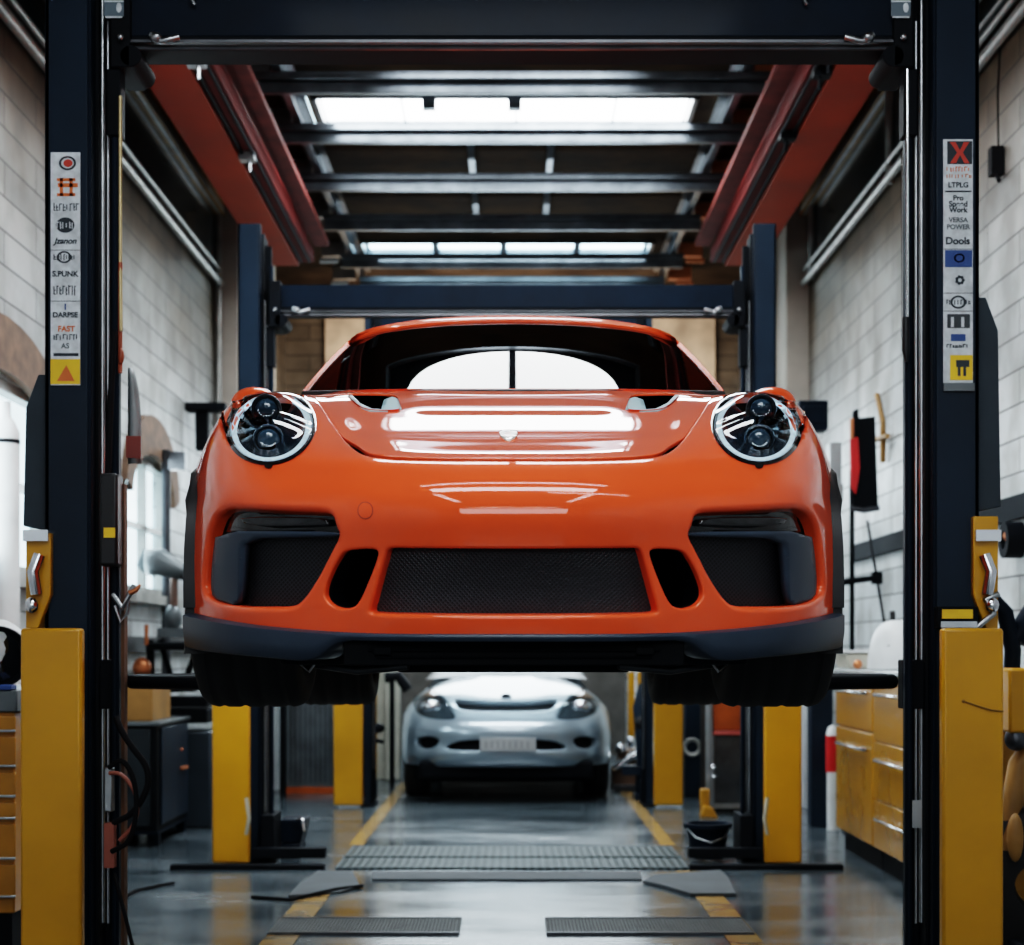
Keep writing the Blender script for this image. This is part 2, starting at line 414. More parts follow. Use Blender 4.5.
def lip(mb, S, loop, prof, inward=True):
    """rolled edge round a loop: prof = (sideways, depth)"""
    if area(loop) < 0: loop = loop[::-1]
    n = len(loop); pts = [S.ev(*p) for p in loop]; nn = [S.nrm(*p) for p in loop]; rings = []
    for i in range(n):
        t = pts[(i+1) % n]-pts[i-1]; t = t/(np.linalg.norm(t) or 1); s = np.cross(nn[i], t)
        if not inward: s = -s
        rings.append([tuple(pts[i]+s*a-nn[i]*d) for a, d in prof])
    k = len(prof); fs = []
    for i in range(n):
        j = (i+1) % n
        for q in range(k-1):
            f = (i*k+q, j*k+q, j*k+q+1, i*k+q+1)
            fs.append(f if inward else f[::-1])
    return mb.add([p for r in rings for p in r], fs)
def fillet(r, depth, k=5):
    p = [(r*math.sin(a), r*(1-math.cos(a))) for a in [math.pi/2*i/k for i in range(k+1)]]
    return p+[(r, depth)]
def mirror_px(p, c): return [(2*c-x, y) for x, y in p]

# ------------------------------------------------------------------ the orange sports car
NOSE, CC = 4.05, 514.0
X0 = (CC-CX)*NOSE/F
RAW = [  # rows bottom to top, columns centre to side: (px from centre line, py, metres behind the nose)
 [(0,634,.04),(75,634,.05),(140,633.5,.09),(192,631,.14),(250,626,.22),(283,621,.33),(305,617,.46),(320,613,.60)],
 [(0,612,.03),(75,612,.04),(140,611,.08),(190,609,.135),(246,606,.205),(281,604,.315),(304,602,.45),(321,600,.60)],
 [(0,580,.03),(75,580,.04),(140,580,.075),(190,580,.13),(243,579,.195),(280,579,.305),(304,578,.44),(321,578,.60)],
 [(0,548,.02),(75,548,.03),(140,547,.07),(190,547,.125),(241,546,.19),(280,546,.295),(304,546,.43),(320,547,.60)],
 [(0,516,.00),(75,516,.01),(140,516,.05),(190,516,.115),(240,516,.19),(279,516,.30),(303,516,.43),(319,518,.632)],
 [(0,491,.015),(75,491,.025),(140,491,.065),(190,492,.135),(242,493,.215),(280,494,.325),(304,496,.46),(317,500,.67)],
 [(0,473,.052),(75,473,.062),(140,473,.115),(188,474,.185),(243,476,.27),(281,479,.365),(305,484,.50),(317,489,.70)],
 [(0,459,.105),(75,459,.115),(145,458,.16),(190,459,.235),(243,459,.33),(282,463,.415),(306,471,.545),(317,480,.733)],
 [(0,446,.29),(80,446,.30),(155,445,.325),(196,444,.355),(244,442,.40),(283,447,.47),(307,456,.60),(317,470.5,.80)],
 [(0,432,.48),(85,432,.488),(160,431,.50),(200,430,.49),(244,425,.48),(283,431,.535),(306,443,.66),(317,465,.88)],
 [(0,418,.68),(90,418,.69),(166,417,.695),(202,416,.66),(243,409,.58),(281,416,.62),(303,430,.73),(315.5,466,.96)],
 [(0,406,.88),(92,406,.89),(170,405,.89),(202,404,.86),(240,396,.71),(277,403,.73),(297,419,.83),(311,474,1.05)],
 [(0,396,1.06),(92,396,1.07),(168,396,1.08),(200,396,1.06),(232,389.5,.90),(266,396,.91),(287,412,.99),(305,495,1.16)],
 [(0,388.5,1.22),(90,388.5,1.235),(160,390,1.27),(190,394,1.29),(212,412,1.28),(248,432,1.30),(272,466,1.32),(298,556,1.32)],
]
def net_from(raw):
    out = []
    for row in raw:
        r = [( dx*(NOSE+d)/F, NOSE+d, CH+(HY-py)*(NOSE+d)/F) for dx, py, d in row]
        out.append([(X0-x, y, z) for x, y, z in r[:0:-1]]+[(X0+x, y, z) for x, y, z in r])
    return out
S = Surf(net_from(RAW), sharpen=(.6,))
S.prep(12.6)
C0 = 7   # centre column index
def tou(pl): return [S.uv(*p) for p in pl]
def mirror_uv(l): return [(14-u, v) for u, v in l][::-1]

car = thing('sports_car', 'orange rear-engined sports coupe raised on the nearest lift, nose to the viewer', 'car', (X0, NOSE+2.2, 1.12))

# outlines read on one side, mirrored in the surface's own parameters
o_out = chaikin([(222,507),(250,507.5),(322,510),(331,513),(334,526),(339,536),(330,552),(316,580),(300,603),(290,608),(262,608),(232,607),(209,600),(206,588),(208,560),(212,528)], 2)
o_duct = chaikin([(340,556),(346,550.5),(360,549),(377,549),(378,556),(368,582),(358,604),(350,609),(336,608),(327,602),(324,592),(330,574)], 2)
o_gr = chaikin([(388,548),(400,548),(440,548.5),(514,549),(588,548.5),(628,548),(640,548),(643,555),(655,598),(659,611),(655,614.5),(600,615.5),(514,616),(428,615.5),(373,614.5),(369,611),(373,598),(385,555)], 2)
def ell(cx, cy, rx, ry, ang, n=48):
    a = math.radians(ang)
    return [(cx+rx*math.cos(t)*math.cos(a)-ry*math.sin(t)*math.sin(a), cy+rx*math.cos(t)*math.sin(a)+ry*math.sin(t)*math.cos(a)) for t in [2*math.pi*k/n for k in range(n)]]
HL = (271.0, 426.5, 46., 38.5, -14.)
o_head = ell(*HL)
o_vent = chaikin([(346,394),(352,393.2),(390,393.8),(398,395.5),(402,408.5),(392,409.8),(372,409.5),(360,407)], 2)
RO = .009
L_out = resample(tou(resample(offset(resample(o_out, 3.5), 5.5), 4)), .12)
L_duct = resample(tou(resample(offset(resample(o_duct, 3), 2.6), 4)), .12)
L_head = tou(o_head)
L_vent = tou(resample(o_vent, 4))
gr_half = tou(resample(offset(resample(o_gr, 4), 3.2), 5))
L_gr = gr_half
hood_l = chaikin([(303,380),(307,385),(314,396),(323,410),(332,424),(341,437),(351,448),(364,456.5),(390,459.5),(430,460.8),(514,461.5)], 2, False)
hood_px = resample([(x, y) for x, y in hood_l], 6)[:-1]
hl = [p for p in tou([q for q in hood_px if q[1] > 393])]
# keep only the open chain (resample closes it), sorted from the cowl forward
chain = []
for q in hl:
    if q[1] < 12.6: chain.append(q)
chain = [c for i, c in enumerate(chain) if i == 0 or math.dist(c, chain[i-1]) < 3]
chain = [c for c in chain if c[0] <= C0]
# split off the closing segment samples that resample() made between the last and first points
best = [chain[0]]
for c in chain[1:]:
    if c[0] >= best[-1][0]-.02 and c[1] <= best[-1][1]+.02: best.append(c)
chain = best
top_u = chain[0][0]-.05
def hood_loop(shrink, vt):
    ch = []
    for i, (u, v) in enumerate(chain):
        a = chain[max(i-1, 0)]; b = chain[min(i+1, len(chain)-1)]
        tx, ty = b[0]-a[0], b[1]-a[1]
        pa = S.ev(u, v)
        # move towards the hood's middle by `shrink` metres
        nx, ny = -ty, tx
        l = math.hypot(nx, ny) or 1; nx, ny = nx/l, ny/l
        if ny < 0 or (abs(ny) < 1e-6 and nx < 0): nx, ny = -nx, -ny
        dp = np.linalg.norm(S.ev(u+nx*.05, v+ny*.05)-pa)/.05
        sh_ = shrink*(1+3.6*max(0, min(1, (8.6-v)*1.5)))
        ch.append((u+nx*sh_/dp, v+ny*sh_/dp))
    ch = [c for c in ch if c[0] < C0-.05]
    left = [(ch[0][0], vt)]+ch
    right = [(14-u, v) for u, v in left[::-1]]
    lp = left+[(C0, left[-1][1])]+right
    return lp
H_out = resample(hood_loop(0, 13.6), .15)
H_in = resample(hood_loop(.0055, 12.97), .15)

holes = [L_out, mirror_uv(L_out), L_duct, mirror_uv(L_duct), L_gr, L_head, mirror_uv(L_head)]
vents = [L_vent, mirror_uv(L_vent)]
def keep_body(c):
    m = ~inside_np(c, H_out)
    for h in holes: m &= ~inside_np(c, h)
    return m
mb = sheet(S, (0, 14, 0, 13), .125, holes+[H_out], keep_body)
for k_, h in enumerate(holes[:5]): lip(mb, S, h, fillet(.007, .02) if k_ in (2, 3) else fillet(.009, .04) if k_ == 4 else fillet(.016, .04, 7))
for h in holes[5:]: lip(mb, S, h, fillet(.004, .03))
ho = [p for p in H_out if p[1] <= 13.0]
lip(mb, S, [(u, min(v, 13.)) for u, v in H_out], fillet(.0012, .008))
body_front = obj('front_body', mb, PAINT, car, smooth=180, weld=True, fix=False)
body_front['label'] = 'orange front bumper and wings'

def swell(u, v):
    """the hood's shallow stepped centre"""
    a = abs(u-C0); e = lambda x: 1/(1+math.exp(-max(-30, min(30, x))))
    ch = e((2.05-a)*9)*e((v-8.8)*5)                      # sunken middle
    rim = e((1.15-a)*16)*e((v-10.6)*6)
    return -.006*ch+.003*rim
def keep_hood(c):
    m = inside_np(c, H_in)
    for h in vents: m &= ~inside_np(c, h)
    return m
mb = sheet(S, (0, 14, 0, 13), .085, vents+[H_in], keep_hood, off=swell)
for h in vents: lip(mb, S, h, fillet(.002, .006))
lip(mb, S, H_in, fillet(.0030, .010), inward=False)
hood = obj('hood', mb, PAINT, car, smooth=180, weld=True, fix=False)
# black sheet under the hood, standing in for shade inside the gap
bk = sheet(S, (2.4, 11.6, 6.0, 13), .25, [], lambda c: np.ones(len(c), bool), off=-.030)
obj('gap_shade_sheet', bk, VOID, car, smooth=180)

def patch(name, loop_uv, inset, m, parent=car, thick=0., step=.15, sm=180, bulge=0.):
    lo = np.min(loop_uv, 0)-.05; hi = np.max(loop_uv, 0)+.05
    d = (max(0, lo[0]), min(14, hi[0]), max(0, lo[1]), min(13, hi[1]))
    mbp = sheet(S, d, step, [loop_uv], lambda c: inside_np(c, loop_uv), off=inset)
    return obj(name, mbp, m, parent, smooth=sm, solid=thick, fix=False)
def patch2(name, px, inset, m, **k):
    l = tou(resample(px, 5)); l = resample(l, .15)
    return [patch(name, l, inset, m, **k), patch(name, mirror_uv(l), inset, m, **k)]
# intakes
patch('grille_mesh', resample(tou(resample(offset(resample(o_gr, 4), 5), 5)), .12), -.04, WEAVE)
patch2('duct_floor', offset(resample(o_duct, 3), 5), -.10, VOID)
for q, sgn in ((L_duct, 1), (mirror_uv(L_duct), 1)):
    w = MB(); lip(w, S, q, [(.007, .018), (.002, .12)]); obj('duct_wall', w, BLACK, car, smooth=180)
patch2('side_grille_mesh', offset(resample(o_out, 4), 5), -.045, WEAVE)
patch2('intake_fin', [(221,507),(322,509),(330,514),(335,526),(340,536),(300,534),(240,532),(213,531)], -.036, GLOSSBLK, thick=.012)
patch2('intake_blade', chaikin([(232,515),(320,516),(326,524),(322,527),(240,525)], 1), -.018, GLOSSBLK, thick=.006)
patch2('intake_frame', chaikin([(212,530.5),(300,531),(338,533),(337,537),(300,537),(241,538),(238,560),(236,590),(232,606),(222,603),(208,598),(206,585),(208,556)], 1), -.012, SATIN, thick=.02)
# towing cap and parking sensors
tc_ = tou(ell(365.5, 510.5, 7.6, 8.6, 0, 20)); w = MB(); lip(w, S, tc_, [(0, -.0004), (.0012, .0002), (.0018, -.0004)]); obj('tow_eye_cap', w, PAINT, car, smooth=180)
patch('tow_eye_seam', tou(ell(365.5, 510.5, 7.9, 8.9, 0, 20)), .0006, mat('dark_orange_seam', (.35, .03, .01), .4, coat=1.), step=.1)
patch('tow_eye_disc', tou(ell(365.5, 510.5, 7.0, 8.0, 0, 20)), .0012, PAINT, step=.1)
# hood vents: floor and pale fin
patch2('vent_floor', offset(o_vent, 1.5), -.012, VOID, step=.1)
patch2('vent_vane', [(381,408),(384,398),(392,395),(399,397),(402,408)], -.005, mat('pale_blue_vane', (.26, .42, .47), .5, spec=.2), thick=.006, step=.08)
patch2('vent_edge', [(346,394),(352,393.5),(360,402),(372,407.5),(388,408.5),(388,410),(370,409.8),(362,407)], -.003, mat('pale_vent_rim', (.40, .50, .54), .5, spec=.2), thick=.004, step=.08)
# crest badge
cr = chaikin([(499,431.5),(507,430.2),(515,431),(518,431.5),(517,437),(512,440.5),(508,442),(504,440),(500,436.5)], 1)
patch('crest_badge', tou(resample(cr, 2)), .003, mat('pale_enamel', (.80, .74, .66), .2, coat=1.), thick=.004, step=.06)
patch('crest_centre', tou(resample([(505,434),(511,433.8),(511,437),(508,439),(505,437)], 2)), .0045, mat('crest_red', (.55, .12, .08), .3, coat=1.), step=.06)

# headlamps
def headlamp(flip):
    fl = (lambda l: mirror_uv(l)) if flip else (lambda l: l)
    def ring(sc, dx=0, dy=0):
        return fl(tou(ell(HL[0]+dx, HL[1]+dy, HL[2]*sc, HL[3]*sc, HL[4], 48)))
    cen = S.uv(HL[0], HL[1]); cen = (14-cen[0], cen[1]) if flip else cen
    cp = S.ev(*cen); cn = S.nrm(*cen)
    fw_ = np.array([-cp[0], -cp[1], CH-cp[2]]); fw_ /= np.linalg.norm(fw_); axv = cn*.2+fw_*.8; axv /= np.linalg.norm(axv)
    def at(l, inset):
        return [S.ev(*p)-axv*inset for p in l]
    def strip(rs):
        n = len(rs[0]); w = MB(); w.add([tuple(p) for r in rs for p in r], [(i*n+k, i*n+(k+1) % n, (i+1)*n+(k+1) % n, (i+1)*n+k) for i in range(len(rs)-1) for k in range(n)]); return w
    sec = obj('headlamp', strip([at(ring(1.01), .004), at(ring(.99), -.005), at(ring(.91), -.006), at(ring(.875), .006), at(ring(.90), .03)]), GLOSSBLK, car, smooth=60)
    sec['label'] = 'round headlamp with black rim and pale light ring'
    def sub(n, w, m, sm=60): return obj(n, w, m, sec, smooth=sm)
    sub('light_ring', strip([at(ring(.875), .012), at(ring(.855), .006), at(ring(.795), .007), at(ring(.75), .022)]), DRL)
    sub('lamp_bowl', strip([at(ring(.76), .018), at(ring(.72), .034), at(ring(.5), .05), at(ring(.01), .055)]), mat('blue_black_bowl', (.008, .018, .030), .25, coat=.5))
    c3 = np.array(cp)
    cam_dir = Vector((0-c3[0], 0-c3[1], CH-c3[2])).normalized()
    ax = Vector(axv)
    for (px, py, r) in ((266, 407, .037), (268, 437, .036)):
        l = S.uv(px, py); l = (14-l[0], l[1]) if flip else l
        p = Vector(S.ev(*l))-ax*.036
        w = MB(); w.lathe([(r*1.12, -.02), (r*1.15, .01), (r*1.1, .016), (r*1.0, .012), (r*.92, -.01)], p, ax, 32); sub('lamp_bezel', w, DARKSTEEL if py < 420 else CHROME)
        w = MB(); w.lathe([(r*.93, -.004), (r*.8, .008), (r*.55, .017), (r*.28, .021), (.001, .0225)], p, ax, 32); sub('projector_lens', w, mat('projector_glass', (.03, .06, .09), .06, coat=1.), 180)
        w = MB()
        for k in range(9):
            a = math.pi*(1.1+.8*k/8) if py < 420 else math.pi*(1.2+.6*k/8)
            u_ = ax.cross(Vector((0, 0, 1))).normalized(); v_ = u_.cross(ax)
            q = p+ax*.02+(u_*math.cos(a)+v_*math.sin(a))*r*.62
            w.ellipsoid(q, .0028, .0028, .0038, 6, 4)
        sub('reflector_facets', w, CHROME, 180)
    w = sheet(S, (0, 14, 5, 13), .1, [ring(.93)], lambda c: inside_np(c, ring(.93)), off=lambda u, v: .004+.012*max(0, 1-(math.dist(S.ev(u, v), cp)/.115)**2))
    sub('lamp_glass', w, LENS, 180)
    for k, (px, py) in enumerate(((269, 466.5),)):
        l = ell(px, py, 4.2, 2.6, 0, 12); l = fl(tou(l))
        patch('washer_cap', l, .003, GLOSSBLK, step=.1)
headlamp(False); headlamp(True)

# splitter
us = np.linspace(0, 14, 113); G = []
for u in us:
    a = abs(u-7); p = S.ev(u, 0); n = S.nrm(u, .0); n = np.array([n[0], n[1], 0]); n /= np.linalg.norm(n)
    t = 1/(1+math.exp(-(a-2.85)*9)); h = .018+(.060+.006*max(0, a-4))*t; fwd = .012+.018*t
    up = np.array([0, 0, 1.])
    inn = np.array([X0-p[0], 0, 0]); 
    G.append([tuple(p-n*.012+up*.001), tuple(p+n*fwd*.5+up*.0), tuple(p+n*fwd-up*.006), tuple(p+n*(fwd*1.0)-up*(h*.5)), tuple(p+n*(fwd*.8)-up*(h-.004)), tuple(p+n*(fwd*.6)-up*h), tuple(p-n*.10-up*(h-.004)), tuple(p-n*.12-up*.004)])
obj('front_splitter', MB().grid(G), SATIN, car, smooth=50)
# black recessed apron and undertray
w = MB(); w.box(X0-.42, X0+.42, NOSE+.14, NOSE+.20, 1.262, 1.335); w.box(X0-.36, X0+.36, NOSE+.128, NOSE+.14, 1.296, 1.302); w.box(X0-.34, X0+.34, NOSE+.128, NOSE+.14, 1.279, 1.284)
for s in (-1, 1):
    w.box(X0+s*.30, X0+s*.345, NOSE+.12, NOSE+.14, 1.288, 1.308)
obj('lower_apron', w, BLACK, car, bevel=.003)
w = MB(); w.box(X0-.60, X0+.60, NOSE+.3, NOSE+4.2, 1.262, 1.32); w.box(X0-.34, X0+.34, NOSE+.9, NOSE+1.6, 1.235, 1.27)
for s in (-1, 1):
    w.box(X0+s*.80, X0+s*.88, NOSE+1.35, NOSE+3.0, 1.27, 1.34)
obj('undertray', w, BLACK, car, bevel=.01)
for s in (-1, 1):
    w = MB(); w.tube([(X0+s*.30, NOSE+.8, 1.255), (X0+s*.45, NOSE+.85, 1.24), (X0+s*.60, NOSE+.9, 1.262), (X0+s*.70, NOSE+.93, 1.36)], .012); w.tube([(X0+s*.28, NOSE+1.0, 1.27), (X0+s*.68, NOSE+.98, 1.34)], .018)
    obj('suspension_arm', w, DARKSTEEL, car, smooth=60)
    w = MB(); w.tube([(X0+s*.52, NOSE+.62, 1.30), (X0+s*.56, NOSE+.6, 1.24), (X0+s*.585, NOSE+.62, 1.26), (X0+s*.59, NOSE+.66, 1.34)], .004); obj('brake_hose', w, STEEL, car, smooth=60)
    # black arch edge beside the bumper
    arch = [(-.36, .115), (-.362, .175), (-.35, .28), (-.325, .36), (-.28, .425), (-.22, .475), (-.15, .515), (-.07, .54), (0, .548), (.1, .535), (.2, .485), (.28, .42), (.33, .33), (.355, .2)]
    gg = []
    for k, (dy, zz) in enumerate(arch):
        y = NOSE+.95+dy; z = CH+zz-.012; x = .925-(.035 if dy < -.3 else .02 if dy < -.2 else .008)
        f = max(0, min(1, (-dy-.05)*5)); e = .008*f+.002
        gg.append([(X0+s*(x-.05), y, z), (X0+s*(x+e*.6), y+.004, z), (X0+s*(x+e), y+.012, z+.004), (X0+s*(x+e), y+.05, z-.006), (X0+s*(x-.05), y+.05, z-.006)])
    gg.insert(0, [(p[0], p[1]-.01, CH-.01) for p in gg[0]])
    obj('arch_trim', MB().grid(gg), PLASTIC, car, smooth=50)
    # arch liner
    gg = []
    for dy, zz in arch:
        gg.append([(X0+s*.90, NOSE+.95+dy*1.03, CH+zz), (X0+s*.55, NOSE+.95+dy*1.03, CH+zz)])
    obj('arch_liner', MB().grid(gg), PLASTIC, car, smooth=60)

def wheel(cx, cy, cz, R, W, s, rimm=DARKSTEEL):
    h = W/2; prof = [(R*.70, -h*.92), (R*.80, -h*1.0), (R*.89, -h*.99), (R*.945, -h*.95), (R*.975, -h*.885), (R*.992, -h*.79)]
    gr = (-.62, -.22, .22, .62)
    for g in gr: prof += [(R, h*(g-.09)), (R*.988, h*(g-.04)), (R*.988, h*(g+.04)), (R, h*(g+.09))]
    prof += [(R*.992, h*.79), (R*.975, h*.885), (R*.945, h*.95), (R*.89, h*.99), (R*.80, h), (R*.70, h*.92)]
    w = MB(); w.lathe(prof, (cx, cy, cz), (1, 0, 0), 72); ty = obj('tyre', w, RUBBER, car, smooth=35)
    w = MB(); w.lathe([(R*.72, -h*.92), (R*.69, -h*.8), (R*.66, 0), (R*.69, h*.8), (R*.72, h*.92), (R*.70, h*.9), (R*.64, h*.5), (R*.64, -h*.6), (R*.69, -h*.9)], (cx, cy, cz), (1, 0, 0), 48, closed=True)
    rm = obj('wheel_rim', w, rimm, car, smooth=50)
    w = MB()
    for k in range(10):
        a = 2*math.pi*k/10; i0 = len(w.v)
        w.box(cx+s*h*.55, cx+s*h*.8, cy-.014, cy+.014, cz+.05, cz+R*.68); w.rot(i0, a, 'X', (cx, cy, cz))
    w.lathe([(.001, s*h*.9), (.06, s*h*.86), (.07, s*h*.6), (.07, s*h*.4)], (cx, cy, cz), (1, 0, 0), 24)
    obj('wheel_spokes', w, rimm, rm, bevel=.003)
    w = MB(); w.lathe([(.001, -.012), (.19, -.012), (.19, .012), (.001, .012)], (cx, cy, cz), (1, 0, 0), 40); obj('brake_disc', w, STEEL, rm, smooth=40)
    w = MB(); w.box(cx-.05, cx+.05, cy+.06, cy+.2, cz-.08, cz+.1); obj('brake_caliper', w, YELINK, rm, bevel=.012)
for s in (-1, 1):
    wheel(X0+s*.753, NOSE+.95, CH+.168, .335, .305, s)
    wheel(X0+s*.765, NOSE+3.40, CH+.104, .345, .33, s)
w = MB(); w.tube([(X0-.7, NOSE+.95, CH+.17), (X0+.7, NOSE+.95, CH+.17)], .03); w.tube([(X0-.7, NOSE+3.4, CH+.13), (X0+.7, NOSE+3.4, CH+.13)], .04)
obj('axle_shafts', w, DARKSTEEL, car, smooth=60)

# windscreen
def cp_(dx, py, d): D = NOSE+d; return np.array([dx*D/F, D, CH+(HY-py)*D/F])
base = [cp_(0,391,1.21), cp_(70,391,1.225), cp_(135,391.5,1.31), cp_(180,392,1.46), cp_(208,392.5,1.62)]
top = [cp_(0,322.5,1.90), cp_(60,324,1.91), cp_(110,328.5,1.94), cp_(142,334.5,1.985), cp_(163,343,2.04)]
rows = []
for k in range(5):
    t = k/4; r = []
    for j in range(5):
        p = base[j]*(1-t)+top[j]*t; b = math.sin(math.pi*t)*.010*(1-.5*(j/4)**2)
        p = p+np.array([.25*b*(j/4), -b*.45, b*.9]); r.append(p)
    rows.append([(X0-p[0], p[1], p[2]) for p in r[:0:-1]]+[(X0+p[0], p[1], p[2]) for p in r])
WS = Surf(rows, (.6, .5))
def ws(u, v): return WS.ev(u, v)
G = [[tuple(ws(8*i/48, 4*j/24)) for i in range(49)] for j in range(25)]
obj('windscreen', MB().grid(G), GLASS, car, smooth=180, fix=False)
# black band round the glass and orange pillars / header
def band(e0, e1, m, name, lift):
    path = [(0, 4*k/24) for k in range(25)]+[(8*k/60, 4) for k in range(1, 60)]+[(8, 4-4*k/24) for k in range(25)]
    gg = []
    for u, v in path:
        p = ws(u, v); n = WS.nrm(min(max(u, .05), 7.95), min(max(v, .05), 3.95)); c = ws(4, 2); q = c-p; q -= n*q.dot(n); 
        # direction across the edge, away from the middle
        du = ws(min(u+.1, 8), v)-ws(max(u-.1, 0), v); dv = ws(u, min(v+.1, 4))-ws(u, max(v-.1, 0))
        if v >= 3.99 and 0 < u < 8: o_ = dv/np.linalg.norm(dv)
        else: o_ = (du/np.linalg.norm(du))*(-1 if u < 4 else 1)
        if v >= 3.7 and (u < .01 or u > 7.99):
            f = (v-3.7)/.3; o_ = o_*(1-f*.4)+dv/np.linalg.norm(dv)*f*.6; o_ /= np.linalg.norm(o_)
        if v >= 3.99:
            f = max(0, 1-min(u, 8-u)/.8); ou = (du/np.linalg.norm(du))*(-1 if u < 4 else 1); o_ = o_*(1-.5*f)+ou*.5*f; o_ /= np.linalg.norm(o_)
        r = []
        for k in range(7):
            a = k/6; w_ = e0+(e1-e0)*a; r.append(tuple(p+o_*w_+n*(lift*math.sin(math.pi*a)+.001)))
        gg.append(r)
    return obj(name, MB().grid(gg), m, car, smooth=180)
band(-.034, .003, GLOSSBLK, 'glass_border', .0)
band(.001, .015, PAINT2, 'pillar_and_header', .008)
# cowl strip with wipers
w = MB(); w.tube([tuple(ws(u, 0)+np.array([0, -.012, -.012])) for u in np.linspace(0, 8, 33)], .016, 8); obj('cowl_strip', w, PLASTIC, car, smooth=60)

# roof, side windows, rear deck
def roofz(d):
    xs = [1.88, 2.0, 2.15, 2.4, 2.8, 3.2, 3.6, 4.0, 4.5]; zs = [1.160, 1.192, 1.212, 1.232, 1.20, 1.09, .95, .82, .70]
    return CH+float(np.interp(d, xs, zs))
def railp(d):
    return (float(np.interp(d, [2.0, 2.3, 2.8, 3.3, 3.8, 4.5], [.585, .605, .60, .56, .56, .62])), CH+float(np.interp(d, [2.0, 2.3, 2.8, 3.3, 3.8, 4.5], [1.09, 1.135, 1.10, .98, .83, .68])))
def beltp(d):
    return (float(np.interp(d, [1.3, 1.6, 2.0, 2.6, 3.2, 3.8, 4.5], [.69, .70, .75, .77, .76, .74, .70])), CH+float(np.interp(d, [1.3, 1.6, 2.0, 2.6, 3.2, 3.8, 4.5], [.70, .745, .775, .79, .81, .78, .66])))
ds = np.linspace(2.0, 4.5, 36)
def roofrow(d):
    xr, zr = railp(d); zc = roofz(d); r = []
    for k in range(-10, 11):
        t = k/10; r.append((X0+xr*math.sin(t*math.pi/2)*(1 if abs(t) < 1 else 1), NOSE+d, zr+(zc-zr)*math.cos(t*math.pi/2)**.9))
    return r
hdr = [tuple(ws(8*k/20, 4)+np.array([0, .02, .012])) for k in range(21)]
obj('roof', MB().grid([hdr]+[roofrow(d) for d in ds if d <= 3.0]), PAINT, car, smooth=180)
obj('rear_window', MB().grid([roofrow(d) for d in ds if 2.98 <= d <= 3.75]), SIDEGLASS, car, smooth=180)
obj('engine_lid', MB().grid([roofrow(d) for d in ds if d >= 3.7]), PAINT, car, smooth=180)
def low(d):
    xs = [1.3, 1.6, 2.0, 2.5, 3.0, 3.4, 3.9, 4.5]
    I = lambda a: float(np.interp(d, xs, a))
    za = .03
    if abs(d-3.4) < .385: za = .118+math.sqrt(.385**2-(d-3.4)**2)
    x0 = I([.915, .87, .86, .865, .90, .93, .91, .80]); x1 = I([.93, .895, .885, .89, .925, .945, .93, .85]); x2 = I([.88, .90, .90, .905, .93, .935, .91, .84]); x3 = I([.80, .84, .865, .875, .89, .88, .85, .78])
    z1 = max(.28, za+.02); z2 = max(.52, z1+.05); z3 = max(.655, z2+.03); bx, bz = beltp(d)
    return [(x0, CH+za), (x1, CH+z1), ((x1+x2)/2+.006, CH+(z1+z2)/2), (x2, CH+z2), (x3, CH+z3), ((x3+bx)/2, (CH+z3+bz)/2+.012), (bx, bz)]
